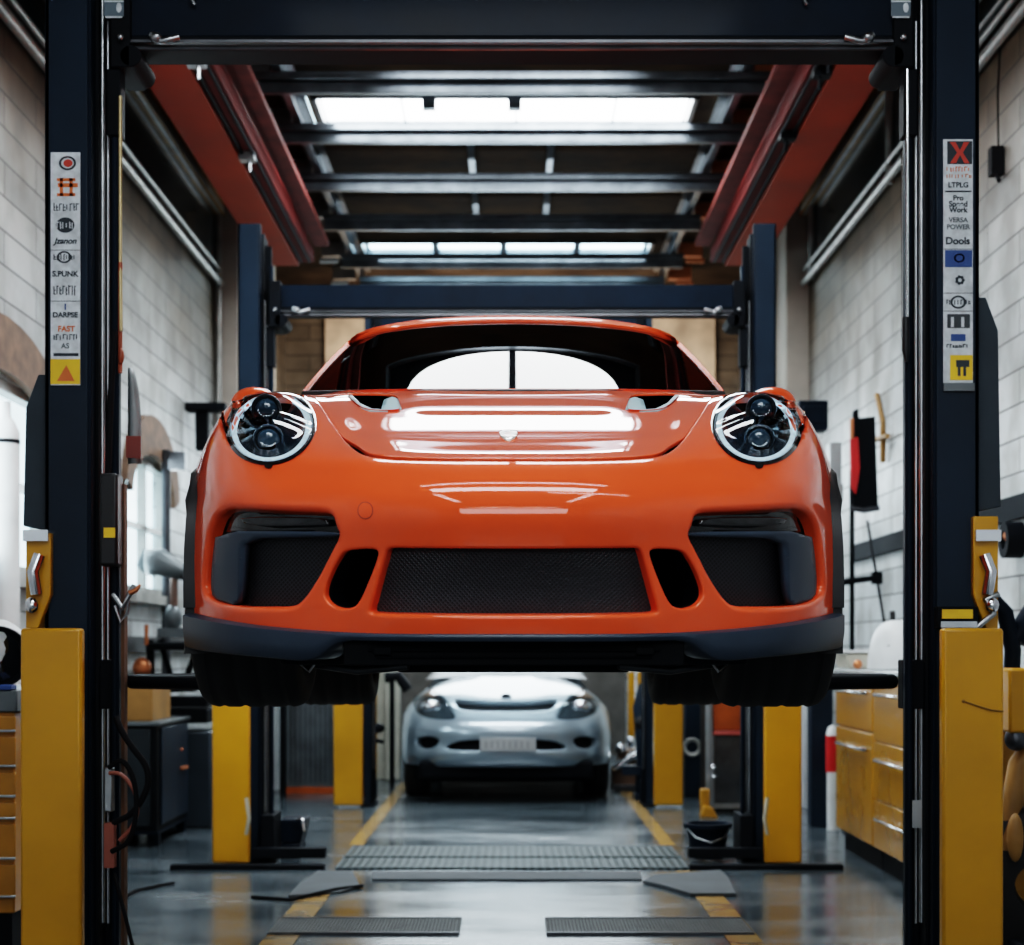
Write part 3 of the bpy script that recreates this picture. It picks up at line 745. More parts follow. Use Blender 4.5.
for s in (-1, 1):
    dl = list(np.linspace(1.32, 3.0, 15))+list(np.linspace(3.015, 3.785, 23))+list(np.linspace(3.8, 4.5, 8))
    def lr(d): return [(X0+s*x, NOSE+d, z) for x, z in low(d)]
    G = [lr(d) for d in dl]
    def split(a, b): return [g for g, d in zip(G, dl) if a-1e-3 <= d <= b+1e-3]
    obj('door', MB().grid(split(1.32, 2.64)), PAINT, car, smooth=180)
    obj('rear_wing_panel', MB().grid(split(2.52, 4.6)), PAINT, car, smooth=180)
    sw = []
    for d in np.linspace(1.62, 3.3, 20):
        bx, bz = beltp(d)
        if d < 2.05:
            f = (d-1.62)/.43; e = ws(0 if s < 0 else 8, 4*min(1, f)); rx, ry, rz = abs(e[0]-X0), e[1], e[2]
            sw.append([(X0+s*bx, NOSE+d, bz), (X0+s*((bx+rx)/2+.01), NOSE+d, (bz+rz)/2), (X0+s*rx, ry, rz)])
        else:
            rx, rz = railp(d); sw.append([(X0+s*bx, NOSE+d, bz), (X0+s*((bx+rx)/2+.02), NOSE+d, (bz+rz)/2), (X0+s*rx, NOSE+d, rz)])
    obj('side_window', MB().grid(sw), SIDEGLASS, car, smooth=180)
    bx_ = []
    for d in np.linspace(3.3, 4.5, 10):
        b_ = beltp(d); r_ = railp(d); bx_.append([(X0+s*b_[0], NOSE+d, b_[1]), (X0+s*(b_[0]+r_[0])/2, NOSE+d, (b_[1]+r_[1])/2+.005), (X0+s*r_[0], NOSE+d, r_[1])])
    obj('rear_quarter', MB().grid(bx_), PAINT, car, smooth=180)
    # cowl corner between wing and glass
    cc = [[tuple(S.ev(7+s*q, 13)) for q in (3.2, 4.2, 5.0)], [tuple(ws(4+s*q, 0)+np.array([0, -.01, -.01])) for q in (3.0, 3.6, 4.0)]]
    w = MB().grid(cc); b_ = beltp(1.62); w.add([cc[0][2], cc[1][2], (X0+s*b_[0], NOSE+1.62, b_[1]), (X0+s*low(1.32)[5][0], NOSE+1.32, low(1.32)[5][1])], [(0, 1, 2, 3)])
    obj('cowl_corner', w, PAINT, car, smooth=60)
    # door mirror
    mc = (X0+s*.862, NOSE+1.62, CH+.822)
    w = MB(); w.ellipsoid(mc, .080, .07, .055, 24, 14)
    i0 = 0
    for i, v in enumerate(w.v):
        if v[1] > mc[1]+.03: w.v[i] = (v[0], mc[1]+.03, v[2])
    mr_ = obj('door_mirror', w, PAINT, car, smooth=60)
    w = MB(); w.tube([(mc[0]-s*.02, mc[1], mc[2]-.045), (mc[0]-s*.07, mc[1]+.01, mc[2]-.10), (mc[0]-s*.11, mc[1]+.02, mc[2]-.13)], .014); obj('mirror_stalk', w, PLASTIC, mr_, smooth=60)
w = MB(); w.prism([(X0-.80, CH+.12), (X0+.80, CH+.12), (X0+.84, CH+.5), (X0+.70, CH+.66), (X0, CH+.70), (X0-.70, CH+.66), (X0-.84, CH+.5)], 1, NOSE+4.49, NOSE+4.53)
obj('tail_panel', w, PAINT, car, bevel=.01)
w = MB(); w.box(X0-.78, X0+.78, NOSE+4.53, NOSE+4.54, CH+.44, CH+.47); obj('tail_light_bar', w, REDP, car)
# cabin
w = MB(); w.box(X0-.66, X0+.66, NOSE+1.45, NOSE+1.75, CH+.45, CH+.76); w.box(X0-.75, X0+.75, NOSE+1.4, NOSE+3.2, CH+.05, CH+.12); obj('dashboard', w, PLASTIC, car, bevel=.03)
w = MB(); w.lathe([(.17, 0), (.185, .012), (.17, .024), (.155, .012)], (X0+.35, NOSE+1.83, CH+.68), (0, -1, .35), 32, closed=True); obj('steering_wheel', w, PLASTIC, car, smooth=60)
for s in (-1, 1):
    w = MB(); w.box(X0+s*.16, X0+s*.56, NOSE+2.1, NOSE+2.6, CH+.15, CH+.30); w.prism([(NOSE+2.55, CH+.2), (NOSE+2.7, CH+.2), (NOSE+2.85, CH+1.0), (NOSE+2.74, CH+1.02)], 0, X0+s*.2, X0+s*.52)
    obj('bucket_seat', w, PLASTIC, car, bevel=.03)
w = MB(); w.tube([(X0-.56, NOSE+2.95, CH+.2), (X0-.54, NOSE+2.95, CH+.95), (X0-.42, NOSE+2.95, CH+1.07), (X0+.42, NOSE+2.95, CH+1.07), (X0+.54, NOSE+2.95, CH+.95), (X0+.56, NOSE+2.95, CH+.2)], .02); obj('roll_bar', w, DARKSTEEL, car, smooth=60)
w = MB(); w.box(X0-.11, X0+.11, NOSE+1.86, NOSE+1.88, CH+1.04, CH+1.10); obj('cabin_mirror', w, PLASTIC, car, bevel=.01)
# ------------------------------------------------------------------ the room
WX, CZ, YB, YF = 2.8, 5.6, 21.0, -5.0
struct('floor', B(-4.2, 4.2, YF, YB, -.1, 0), FLOORM)
# side walls with real window openings (y0, y1, z0, z1)
def wall_side(name, s, wins):
    w = MB(); ys = sorted({YF, YB}|{a for q in wins for a in q[:2]}); x0, x1 = s*WX, s*(WX+.25)
    for a, b in zip(ys[:-1], ys[1:]):
        q = [r for r in wins if r[0] <= a+1e-6 and r[1] >= b-1e-6]
        if q: w.box(x0, x1, a, b, 0, q[0][2]); w.box(x0, x1, a, b, q[0][3], CZ)
        else: w.box(x0, x1, a, b, 0, CZ)
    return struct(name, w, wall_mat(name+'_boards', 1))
winsL = [(8.2, 10.35, 1.72, 2.80), (12.35, 13.9, 1.72, 2.78)]
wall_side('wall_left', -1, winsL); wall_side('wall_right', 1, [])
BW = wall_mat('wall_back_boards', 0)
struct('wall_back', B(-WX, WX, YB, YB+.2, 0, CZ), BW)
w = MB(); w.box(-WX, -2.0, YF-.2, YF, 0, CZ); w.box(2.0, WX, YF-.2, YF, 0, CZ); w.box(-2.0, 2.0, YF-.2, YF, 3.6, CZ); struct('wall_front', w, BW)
# ceiling boards with skylight wells
SKY = [(6.9, 9.35, -1.42, 1.42), (11.45, 12.0, -.95, .95), (13.15, 14.1, -1.56, 1.45), (17.85, 18.6, -1.62, 1.50)]
w = MB(); y = YF
for a, b, x0, x1 in SKY:
    w.box(-WX, WX, y, a, CZ, CZ+.1); w.box(-WX, x0, a, b, CZ, CZ+.1); w.box(x1, WX, a, b, CZ, CZ+.1); y = b
w.box(-WX, WX, y, YB, CZ, CZ+.1); struct('ceiling', w, CEILM)
def skylight(n, a, b, x0, x1, panes, m, gap=.05):
    g = struct('window_%d' % n, B(x0, x1, a, a+.04, CZ-.03, CZ+.12).box(x0, x1, b-.04, b, CZ-.03, CZ+.12).box(x0, x0+.04, a, b, CZ-.03, CZ+.12).box(x1-.04, x1, a, b, CZ-.03, CZ+.12), RAFT)
    xs = [x0+.04+(x1-x0-.08)*p for p in panes]
    for p, q in zip(xs[:-1], xs[1:]): obj('skylight_pane', B(p+gap/2, q-gap/2, a+.04, b-.04, CZ+.08, CZ+.10), m, g)
    mu = MB()
    for p in xs[1:-1]: mu.box(p-gap/2, p+gap/2, a+.04, b-.04, CZ+.02, CZ+.12)
    if len(xs) > 2: obj('window_mullion', mu, RAFT, g)
def arched(a, b, x0, x1):
    g = struct('window_1', B(x0, x1, a, a+.04, CZ-.03, CZ+.12).box(x0, x1, b-.04, b, CZ-.03, CZ+.12).box(x0, x0+.04, a, b, CZ-.03, CZ+.12).box(x1-.04, x1, a, b, CZ-.03, CZ+.12), RAFT)
    obj('skylight_backing', B(x0, x1, a, b, CZ+.11, CZ+.12), BLACK, g)
    for s in (-1, 1):
        pts = [(s*.03, a+.06)]+[(s*(.03+(x1-.12)*math.cos(t)), a+1.2+(b-a-1.3)*math.sin(t)) for t in [math.pi/2*k/16 for k in range(17)]]
        pts.insert(1, (s*(x1-.09), a+.06))
        w = MB(); w.prism(pts, 2, CZ+.08, CZ+.10); obj('skylight_pane', w, SKY1, g)
arched(*SKY[0])
skylight(8, *SKY[1], [0, 1], SKY1)  # pane added out of view behind the front beam, for the hood's highlight band
skylight(2, *SKY[2], [0, .22, .53, .80, 1], SKY1, .012)
skylight(3, *SKY[3], [0, .25, .49, .75, 1], SKY2, .07)
# ceiling rails and rafters
for s in (-1, 1):
    w = MB(); w.box(s*1.66, s*1.72, 10.5, 19.2, CZ-.14, CZ-.02); w.box(s*1.60, s*1.78, 10.5, 19.2, CZ-.03, CZ-.01)
    tag(obj('ceiling_rail', w, RAFT, bevel=.004), 'galvanised rail running away under the %s ends of the roof bars' % ('door-side' if s < 0 else 'stand-side'), 'rail', 'long rails under the roof')
    for y0, y1 in ((13.15, 14.1),):
        tag(obj('skylight_strip', B(s*1.56-.03+(-.07 if s < 0 else .09), s*1.56+.03+(-.07 if s < 0 else .09), y0+.05, y1, CZ-.012, CZ-.004), SKY2), 'slim bright strip beside the %s end of the nearest visible skylight' % ('left' if s < 0 else 'right'), 'light')
bars = [(12.3, 'nearest roof bar, at the near edge of the wide skylight', 1.9), (13.5, 'roof bar at the far edge of the wide skylight', 2.0), (14.9, 'thick roof bar midway between the two skylights', 2.05), (16.3, 'roof bar just before the small bluish skylight', 1.8), (17.9, 'roof bar just behind the small bluish skylight', 1.8), (19.0, 'last roof bar before the back wall', 1.7)]
for y, lb, hx in bars:
    w = MB(); w.box(-hx, hx, y-.10, y-.06, CZ-.20, CZ-.16); w.box(-hx, hx, y-.03, y+.02, CZ-.28, CZ-.20); w.box(-hx, hx, y+.06, y+.10, CZ-.20, CZ-.16); w.box(-hx, hx, y-.10, y+.10, CZ-.16, CZ-.145)
    r = thing('roof_bar', lb, 'roof bar', (0, y, CZ-.3), 'bars across the roof')
    obj('bar', w, RAFT, r, bevel=.004)
    for s in (-1, 1):
        w = MB(); w.box(s*1.75, s*2.0, y-.05, y+.05, CZ-.16, CZ-.02); w.tube([(s*1.83, y, CZ-.2), (s*2.02, y, CZ-.2)], .03); obj('bracket', w, COPPER if s > 0 else STEEL, r, smooth=50)
for k, (x, y) in enumerate(((-.62, 12.72), (.02, 12.72), (-.35, 14.9), (.33, 14.9), (.33, 16.4), (-.35, 16.4))):
    w = MB()
    if y < 13: w.box(x-.05, x+.05, y-.04, y+.04, CZ-.26, CZ-.12)
    else: w.box(x-.03, x+.03, y-.55, y+.55, CZ-.05, CZ-.02)
    tag(obj('ceiling_batten', w, RAFT, bevel=.004), 'small grey batten between the roof bars', 'batten', 'battens and clips between roof bars')
# red crane girders
for s in (-1, 1):
    g = thing('crane_girder', 'red overhead girder running along the wall with %s' % ('the arched windows' if s < 0 else 'the hanging black panel'), 'girder', (s*2.0, 13, 4.8), 'red overhead girders')
    w = MB(); w.box(s*1.98, s*2.30, 7.0, 15.8, 4.87, 4.93); obj('girder_soffit', w, REDGIRD, g, bevel=.004)
    w = MB(); w.box(s*2.22, s*2.26, 7.0, 15.8, 4.93, CZ-.02); obj('girder_web', w, REDGIRD, g)
    w = MB(); w.box(s*1.84, s*1.98, 7.0, 15.8, 4.90, 5.02); w.box(s*1.90, s*1.96, 7.0, 15.8, 5.02, 5.35); obj('girder_rail', w, MAROON, g, bevel=.006)
    for dx in (1.87, 1.95):
        w = MB(); w.tube([(s*dx, 7.0, 4.885), (s*dx, 15.7, 4.885)], .012, 8); obj('power_cable', w, HOSE, g, smooth=60)
    for yy in ((10.2, 10.5, 11.8) if s > 0 else (10.3, 12.3)):
        w = MB(); w.box(s*1.86, s*1.97, yy-.04, yy+.06, 4.84, 4.9); w.tube([(s*1.9, yy, 4.84), (s*1.9, yy, 4.76)], .012, 8); obj('cable_clip', w, BLACK if s > 0 else STEEL, g)
    w = MB(); w.box(s*1.70, s*1.84, 7.0, 15.8, 5.05, 5.10); obj('girder_flange', w, mat('faded_red', (.14, .035, .03), .75, var=.3, spec=.15), g)
# wall bands: dark upper glazing framed by pipes
for s in (-1, 1):
    sd = 'left' if s < 0 else 'right'
    struct('window_%d' % (4 if s < 0 else 5), B(s*(WX-.02), s*(WX+.0), 6.5, 16.0, 4.76, 5.40), DARKWIN)
    for z, r in ((4.74, .035), (4.86, .02), (5.42, .045)):
        w = MB(); w.tube([(s*(WX-.06), 6.3, z), (s*(WX-.06), 15.95, z)], r, 10); tag(obj('wall_pipe', w, PIPE, smooth=60), 'long grey pipe at the %s edge of the dark upper glazing, above %s' % ({4.74: 'bottom', 4.86: 'inner', 5.42: 'top'}[z], 'the windows' if s < 0 else 'the cabinets'), 'pipe', 'pipes along the upper walls')
    for y in ((15.95,) if s < 0 else (15.6, 12.4)):
        w = MB(); w.tube([(s*(WX-.05), y, 0 if s < 0 else 4.7), (s*(WX-.05), y, 5.5)], .028, 10); tag(obj('drop_pipe', w, PIPE, smooth=60), 'upright grey pipe crossing the dark upper glazing', 'pipe', 'upright wall pipes')
    struct('trim_%d' % (1 if s < 0 else 2), B(s*(WX-.22), s*WX, 16.0, 16.7, 0, CZ), CONC, bevel=.01)
    struct('trim_%d' % (3 if s < 0 else 4), B(s*(WX-.10), s*WX, 3.5, 16.0, CZ-.22, CZ), WOOD)
w = MB()
for y, z in ((12.35, 4.6), (12.35, 3.4)): pass
w.tube([(WX-.03, 11.9, 4.68), (WX-.03, 11.9, 3.75), (WX-.03, 11.5, 3.7), (WX-.03, 10.9, 3.98)], .012, 8)
tag(obj('wall_conduit', w, HOSE, smooth=60), 'thin black cable looping down the boarded wall above the cabinets', 'cable')
# joists and ducts high over the arched window wall
for k, (x, z, r) in enumerate(((-2.62, 5.1, .10), (-2.45, 5.38, .08))):
    w = MB(); w.tube([(x, 3.5, z), (x, 10.6, z)], r, 14); tag(obj('ceiling_duct', w, mat('brown_duct%d' % k, (.09, .062, .042), .65, metal=0., var=.3), smooth=60), 'brown round duct under the ceiling, %s of the pair above the arched window' % ('lower' if k == 0 else 'upper'), 'duct')
for k in range(3):
    w = MB(); w.tube([(2.76-.05*k, 4.5, 4.98+.1*k), (2.76-.05*k, 7.5, 4.94+.1*k), (2.76-.05*k, 10.4, 4.98+.1*k)], .012, 8); tag(obj('wall_cable', w, PIPE, smooth=60), 'pale cable running along the top of the wall beyond the right lift column', 'cable', 'pale cables on the wall')
w = MB(); w.tube([(2.77, 9.62, 4.9), (2.76, 9.66, 4.45), (2.77, 9.68, 4.15)], .006, 6); w.box(2.72, 2.79, 9.64, 9.72, 4.0, 4.16); w.tube([(2.75, 9.68, 4.02), (2.75, 9.60, 3.95)], .012, 6)
tag(obj('hanging_hook', w, HOSE), 'black hook hanging on a cord against the boarded wall', 'hook')
# arched windows in the left wall
for n, (y0, y1, z0, z1) in enumerate(winsL):
    g = struct('window_%d' % (6+n), B(-WX-.10, -WX-.02, y0, y0+.07, z0, z1).box(-WX-.10, -WX-.02, y1-.07, y1, z0, z1).box(-WX-.1, -WX-.02, y0, y1, z0, z0+.06).box(-WX-.1, -WX-.02, y0, y1, z1-.06, z1).box(-WX-.09, -WX-.03, (y0+y1)/2-.03, (y0+y1)/2+.03, z0, z1).box(-WX-.09, -WX-.03, y0, y1, z0+.5, z0+.54), PIPE)
    obj('window_pane', B(-WX-.16, -WX-.14, y0, y1, z0, z1), WINGLOW, g)
    w = MB(); arc = []
    for k in range(17):
        t = math.pi*k/16; c = (y0+y1)/2; hw = (y1-y0)/2+.02
        arc.append((c-hw*math.cos(t), z1-.22+.42*math.sin(t)))
    poly = arc+[(y1+.2, z1-.22)]+[((y0+y1)/2-((y1-y0)/2+.2)*math.cos(math.pi*k/16), z1-.16+.60*math.sin(math.pi*k/16)) for k in range(16, -1, -1)]
    inner = [((y0+y1)/2-((y1-y0)/2)*math.cos(math.pi*k/16), z1-.32+.34*math.sin(math.pi*k/16)) for k in range(17)]
    outer = [((y0+y1)/2-((y1-y0)/2+.18)*math.cos(math.pi*k/16), z1-.26+.58*math.sin(math.pi*k/16)) for k in range(17)]
    gg = [[(-WX+.0, a, b), (-WX+.05, a, b), (-WX+.05, c, d), (-WX+.0, c, d)] for (a, b), (c, d) in zip(inner, outer)]
    obj('window_arch', MB().grid(gg), BRICK, g)
    obj('window_sill', B(-WX, -WX+.09, y0-.1, y1+.1, z0-.07, z0), PIPE, g)
# dark rails on the boarded walls
struct('trim_5', B(WX-.04, WX, 6.5, 13.9, 2.02, 2.15), mat('dark_rail', (.02, .025, .03), .7, spec=.1)); struct('trim_6', B(-WX, -WX+.04, 10.4, 16, 1.28, 1.40), mat('dark_rail2', (.05, .055, .06), .4))
# back wall dressing
struct('trim_7', B(-2.3, -1.35, YB-.08, YB, 2.6, 5.5), BEIGE); struct('trim_8', B(1.45, 2.5, YB-.08, YB, 2.6, 5.5), BEIGE)
struct('wall_shade_panel', B(-1.5, 1.5, YB-.15, YB-.05, 3.2, 5.45), mat('back_shadow_panel', (.02, .028, .035), .5))  # dark panel standing in for the shade on the upper back wall
struct('door_1', B(-1.4, 1.4, YB-.12, YB-.05, 0, 2.5), mat('roller_door', (.075, .07, .065), .4, var=.2))
struct('wall_return', B(-WX, -2.35, 16.7, 16.9, 0, CZ), BEIGE); struct('wall_return.001', B(2.35, WX, 16.7, 16.9, 0, CZ), CONC)

# floor markings
for s in (-1, 1):
    w = MB(); xc = 1.04
    w.add([(s*(xc-.075), 6.0, .003), (s*(xc+.075), 6.0, .003), (s*(xc+.075), 9.98, .003), (s*(xc-.075), 9.98, .003)], [(0, 1, 2, 3)])
    w.add([(s*(xc-.05), 11.3, .003), (s*(xc+.05), 11.3, .003), (s*(xc+.05), 16.6, .003), (s*(xc-.05), 16.6, .003)], [(0, 1, 2, 3)])
    struct('trim_%d' % (9 if s < 0 else 10), w, LINEYEL)
tag(obj('threshold_plate', B(-1.05, 1.05, 10.07, 11.2, .0, .012).box(-1.052, 1.052, 10.55, 10.58, .012, .02), TREAD, bevel=.004), 'wide grey tread plate on the floor between the middle lift columns', 'floor plate')
for k in range(9):
    pass
for x0, x1, lb in ((XD(272, 7.9), XD(460, 7.9), 'dark floor grating strip crossing the yellow line on the left'), (XD(546, 7.9), XD(750, 7.9), 'dark floor grating strip crossing the yellow line on the right')):
    g = thing('floor_grating', lb, 'floor grating', ((x0+x1)/2, 7.95, 0), 'floor gratings')
    obj('grating_panel', B(x0, x1, 7.76, 8.18, 0, .010), GRATE, g)
    w = MB(); w.box(x0, x1, 7.745, 7.76, 0, .014); w.box(x0, x1, 8.18, 8.195, 0, .014); obj('grating_edge', w, DARKSTEEL, g)
def flat(name, poly, m, label, cat, z0=.002, z1=.012):
    w = MB(); w.prism(poly, 2, z0, z1); return tag(obj(name, w, m), label, cat)
def fl(px, py): D = F*CH/(py-HY); return (XD(px, D), D)
flat('rubber_mat', [fl(372, 881), fl(642, 881), fl(640, 873.5), fl(372, 873.5)], GREYMAT, 'long narrow grey rubber strip on the floor before the tread plate', 'mat')
flat('rubber_mat', [fl(643, 884), fl(655, 878), fl(720, 873), fl(728, 880), fl(736, 897), fl(690, 897), fl(665, 889)], GREYMAT, 'grey rubber mat with a curled corner near the blue bucket', 'mat', .002, .02)
flat('cardboard_sheet', [fl(288, 898), fl(300, 885), fl(318, 873), fl(352, 873), fl(360, 888), fl(340, 894)], GREYMAT, 'crumpled grey sheet lying over the left yellow line', 'sheet', .002, .014)
w = MB(); w.tube([(*fl(252, 899), .01), (*fl(290, 902), .012), (*fl(335, 893), .02), (*fl(362, 888), .012)], .010, 8); tag(obj('floor_cable', w, HOSE, smooth=60), 'short black cable lying across the crumpled grey sheet', 'cable')
w = MB(); w.tube([(*fl(118, 902), .01), (*fl(135, 893), .012), (*fl(160, 887), .01), (*fl(174, 885), .01)], .008, 8); tag(obj('floor_cable', w, HOSE, smooth=60), 'short black cable on the floor before the dark cabinet', 'cable')

# ------------------------------------------------------------------ two-post lifts
def text_mesh(s, size, m, loc, parent, name='lettering', rot=(math.pi/2, 0, 0), shear=0.):
    cu = bpy.data.curves.new('t', 'FONT'); cu.body = s; cu.size = size; cu.align_x = 'CENTER'; cu.align_y = 'CENTER'; cu.extrude = .0004; cu.offset = size*.028; cu.shear = shear
    to = bpy.data.objects.new('t', cu); COL.objects.link(to); bpy.context.view_layer.update()
    me = bpy.data.meshes.new_from_object(to.evaluated_get(bpy.context.evaluated_depsgraph_get())); bpy.data.objects.remove(to)
    o = bpy.data.objects.new(name, me); me.materials.clear(); me.materials.append(m); COL.objects.link(o)
    o.parent = parent; o.location = Vector(loc)-ORG[parent.name]; o.rotation_euler = rot; ORG[o.name] = ORG[parent.name]; return o

def lift(D, xp, xy, zt, label, beam_z, s_arm, front=False, beam_label=None):
    g = thing('vehicle_lift', label, 'vehicle lift', (0, D, 0), 'two-column vehicle lifts')
    for s in (-1, 1):
        xo, xi = s*xp[1], s*xp[0]                      # outer and inner faces
        dx = xo-xi
        w = MB()
        w.box(xo, xo-dx*.60, D-.14, D-.115, 0, zt); w.box(xo, xo-dx*.07, D-.14, D+.14, 0, zt); w.box(xo, xo-dx*.6, D+.115, D+.14, 0, zt)
        c = obj('column', w, BLUEFACE, g, bevel=.004)
        w = MB(); w.box(xo-dx*.60, xo-dx*.65, D-.145, D-.08, 0, zt); w.box(xi, xi+dx*.10, D-.11, D-.07, 0, zt-.25); w.box(xi+dx*.02, xi+dx*.08, D-.115, D-.06, 0, zt-.25)
        obj('column_edge', w, BLUE, c, bevel=.003)
        w = MB(); w.box(xo-dx*.62, xi+dx*.14, D+.02, D+.06, 0, zt-.1); w.box(xo-dx*.66, xo-dx*.70, D-.09, D+.1, 0, zt-.05)
        obj('slide_channel', w, BLACK, c)
        w = MB(); w.tube([(xi+dx*.30, D-.03, .3), (xi+dx*.30, D-.03, zt-.45)], .010, 8); w.tube([(xi+dx*.2, D-.05, .3), (xi+dx*.2, D-.05, zt-.6)], .005, 6)
        obj('lift_cable', w, STEEL, c, smooth=60)
        w = MB(); w.box(xo+dx*.25, xi-dx*0, D-.24, D+.22, 0, .02); obj('base_plate', w, BLACK, g, bevel=.004)
        yo, yi = s*xy[1], s*xy[0]
        w = MB(); w.box(yo, yi, D-.30, D-.245, .02, 1.377); yb = obj('guard_cover', w, YELLOW, g, bevel=.012)
        w = MB(); w.box(yi+s*.04, yo-s*.04, D-.245, D-.14, .02, 1.36); obj('guard_side', w, BLACK, yb)
    z0, z1 = beam_z
    w = MB(); w.box(-xp[0]-.02, xp[0]+.02, D-.12, D-.10, z0+.02, z1);  w.box(-xp[0]-.02, xp[0]+.02, D+.10, D+.12, z0+.02, z1)
    cb = obj('crossbeam', w, BLUE, g, bevel=.004); obj('beam_soffit', B(-xp[0]-.02, xp[0]+.02, D-.12, D+.12, z0, z0+.02), BLACK, cb)  # soffit coloured black to stand in for shade under the beam
    w = MB(); w.box(-xp[0]+.05, xp[0]-.05, D-.145, D-.12, z0-.01, z0+.0); w.tube([(-xp[0], D-.14, z0-.03), (xp[0], D-.14, z0-.03)], .009, 8); obj('beam_edge_strip', w, DARKSTEEL, cb)
    for s in (-1, 1):
        w = MB(); w.box(s*(xp[0]+.02), s*(xp[0]-.05), D-.15, D+.12, z0-.10, z1+.02); w.box(s*(xp[0]+.04), s*(xp[0]-.01), D-.13, D-.05, z0-.34, z0-.1)
        w.tube([(s*(xp[0]-.05), D-.15, z0-.06), (s*(xp[0]-.05), D+.1, z0-.06)], .04, 18); obj('pulley_bracket', w, BLACK, g, bevel=.004)
        w = MB(); w.tube([(s*(xp[0]-.13), D-.17, z0+.01), (s*(xp[0]-.17), D-.18, z0-.02), (s*(xp[0]-.23), D-.17, z0+.0)], .012, 8); w.ellipsoid((s*(xp[0]-.15), D-.18, z0-.005), .022, .02, .018, 10, 6); w.ellipsoid((s*(xp[0]-.02), D-.17, z0+.0), .012, .01, .012, 8, 6)
        obj('beam_fitting', w, STEEL, g, smooth=50)
        # arms
        za = s_arm
        w = MB()
        if za > .5:
            w.box(s*(xp[0]+.10), s*(xp[0]+.002), D-.06, D+.02, za-.10, za+.08)
            w.tube([(s*(xp[0]-.03), D-.05, za), (s*(xp[0]-.45), D-.35, za), (s*.78, D-.62, za)], .028, 8)
            w.tube([(s*(xp[0]-.03), D+.05, za), (s*.85, D+.5, za)], .028, 8)
            w.lathe([(.001, -.02), (.06, -.02), (.06, .03), (.001, .03)], (s*.78, D-.62, za+.03), (0, 0, 1), 20); w.lathe([(.001, -.02), (.06, -.02), (.06, .03), (.001, .03)], (s*.85, D+.5, za+.03), (0, 0, 1), 20)
        elif D > 12: w.box(s*(xp[0]+.1), s*xp[0], D+.0, D+.1, .05, .2)
        else:
            w.box(s*(xp[0]+.56), s*(xp[0]-.35), D-.46, D-.38, 0, .03); w.box(s*(xp[0]+.1), s*(xp[0]-.34), D-.30, D-.22, .05, .11); w.box(s*(xp[0]+.06), s*(xp[0]-.02), D-.22, D+.1, .05, .3)
        obj('lift_arm', w, BLACK, g, bevel=.005)
    return g
L1 = lift(6.27, (1.425, 1.685), (1.512, 1.728), 4.2, 'large navy two-column lift in front, carrying the orange car, with sticker strips', (3.50, 3.82), 1.185, True)
L2 = lift(10.5, (1.43, 1.64), (1.545, 1.77), 3.9, 'middle navy lift with crossbeam seen above the orange car roof', (3.37, 3.53), .06)
L3 = lift(14.3, (1.11, 1.20), (1.20, 1.44), 4.2, 'farthest lift, its yellow guards standing either side of the silver car', (3.88, 4.08), .06)
L2.location.x -= .03; L3.location.x -= .03
# extras on the front lift
D = 6.27
for s in (-1, 1):
    yo, yi = s*1.725, s*1.66
    w = MB(); w.prism([(s*1.70, 1.377), (s*1.745, 1.377), (s*1.745, 1.72 if s < 0 else 1.78), (s*1.655, 1.72 if s < 0 else 1.78), (s*1.655, 1.50)], 1, D-.17, D-.05); obj('guard_upright', w, YELLOW, L1, bevel=.004)
    w = MB(); w.tube([(s*1.70, D-.19, 1.50), (s*1.71, D-.20, 1.58), (s*1.69, D-.19, 1.64)], .022, 10); w.ellipsoid((s*1.715, D-.2, 1.46), .025, .02, .03, 10, 6); w.box(s*1.66, s*1.75, D-.19, D-.12, 1.69, 1.73); obj('guard_latch', w, CHROME, L1, smooth=50)
    w = MB()
    za, zb = (1.73, 2.30) if s < 0 else (1.80, 2.58)
    w.prism([(s*1.68, za), (s*1.775, za+.02), (s*1.765, zb-.12), (s*1.72, zb), (s*1.68, zb)], 1, D-.10, D-.07)
    obj('side_plate', w, mat('dull_slate', (.035, .048, .060), .5, spec=.3), L1, bevel=.004)
    # thin column highlight line
w = MB(); w.box(1.52, 1.665, D-.20, D-.14, 1.378, 1.455); lb_ = obj('label_plate', w, BLACK, L1, bevel=.003)
obj('label_face', B(1.535, 1.645, D-.203, D-.20, 1.412, 1.445), YELINK, lb_); obj('label_base', B(1.53, 1.66, D-.206, D-.2, 1.380, 1.402), CHROME, lb_)
w = MB(); w.tube([(1.66, D-.19, 1.38), (1.72, D-.2, 1.43), (1.69, D-.2, 1.48), (1.74, D-.19, 1.50)], .012, 8); obj('guard_hinge', w, STEEL, L1, smooth=60)
# hole and hanging strap on the right guard
w = MB(); w.ellipsoid((1.585, D-.302, 1.120), .006, .004, .006, 8, 6); w.tube([(1.59, D-.303, 1.118), (1.63, D-.306, 1.106), (1.68, D-.306, 1.09), (1.725, D-.302, 1.085)], .003, 6); obj('guard_wire', w, mat('old_wire', (.25, .13, .02), .5), L1)
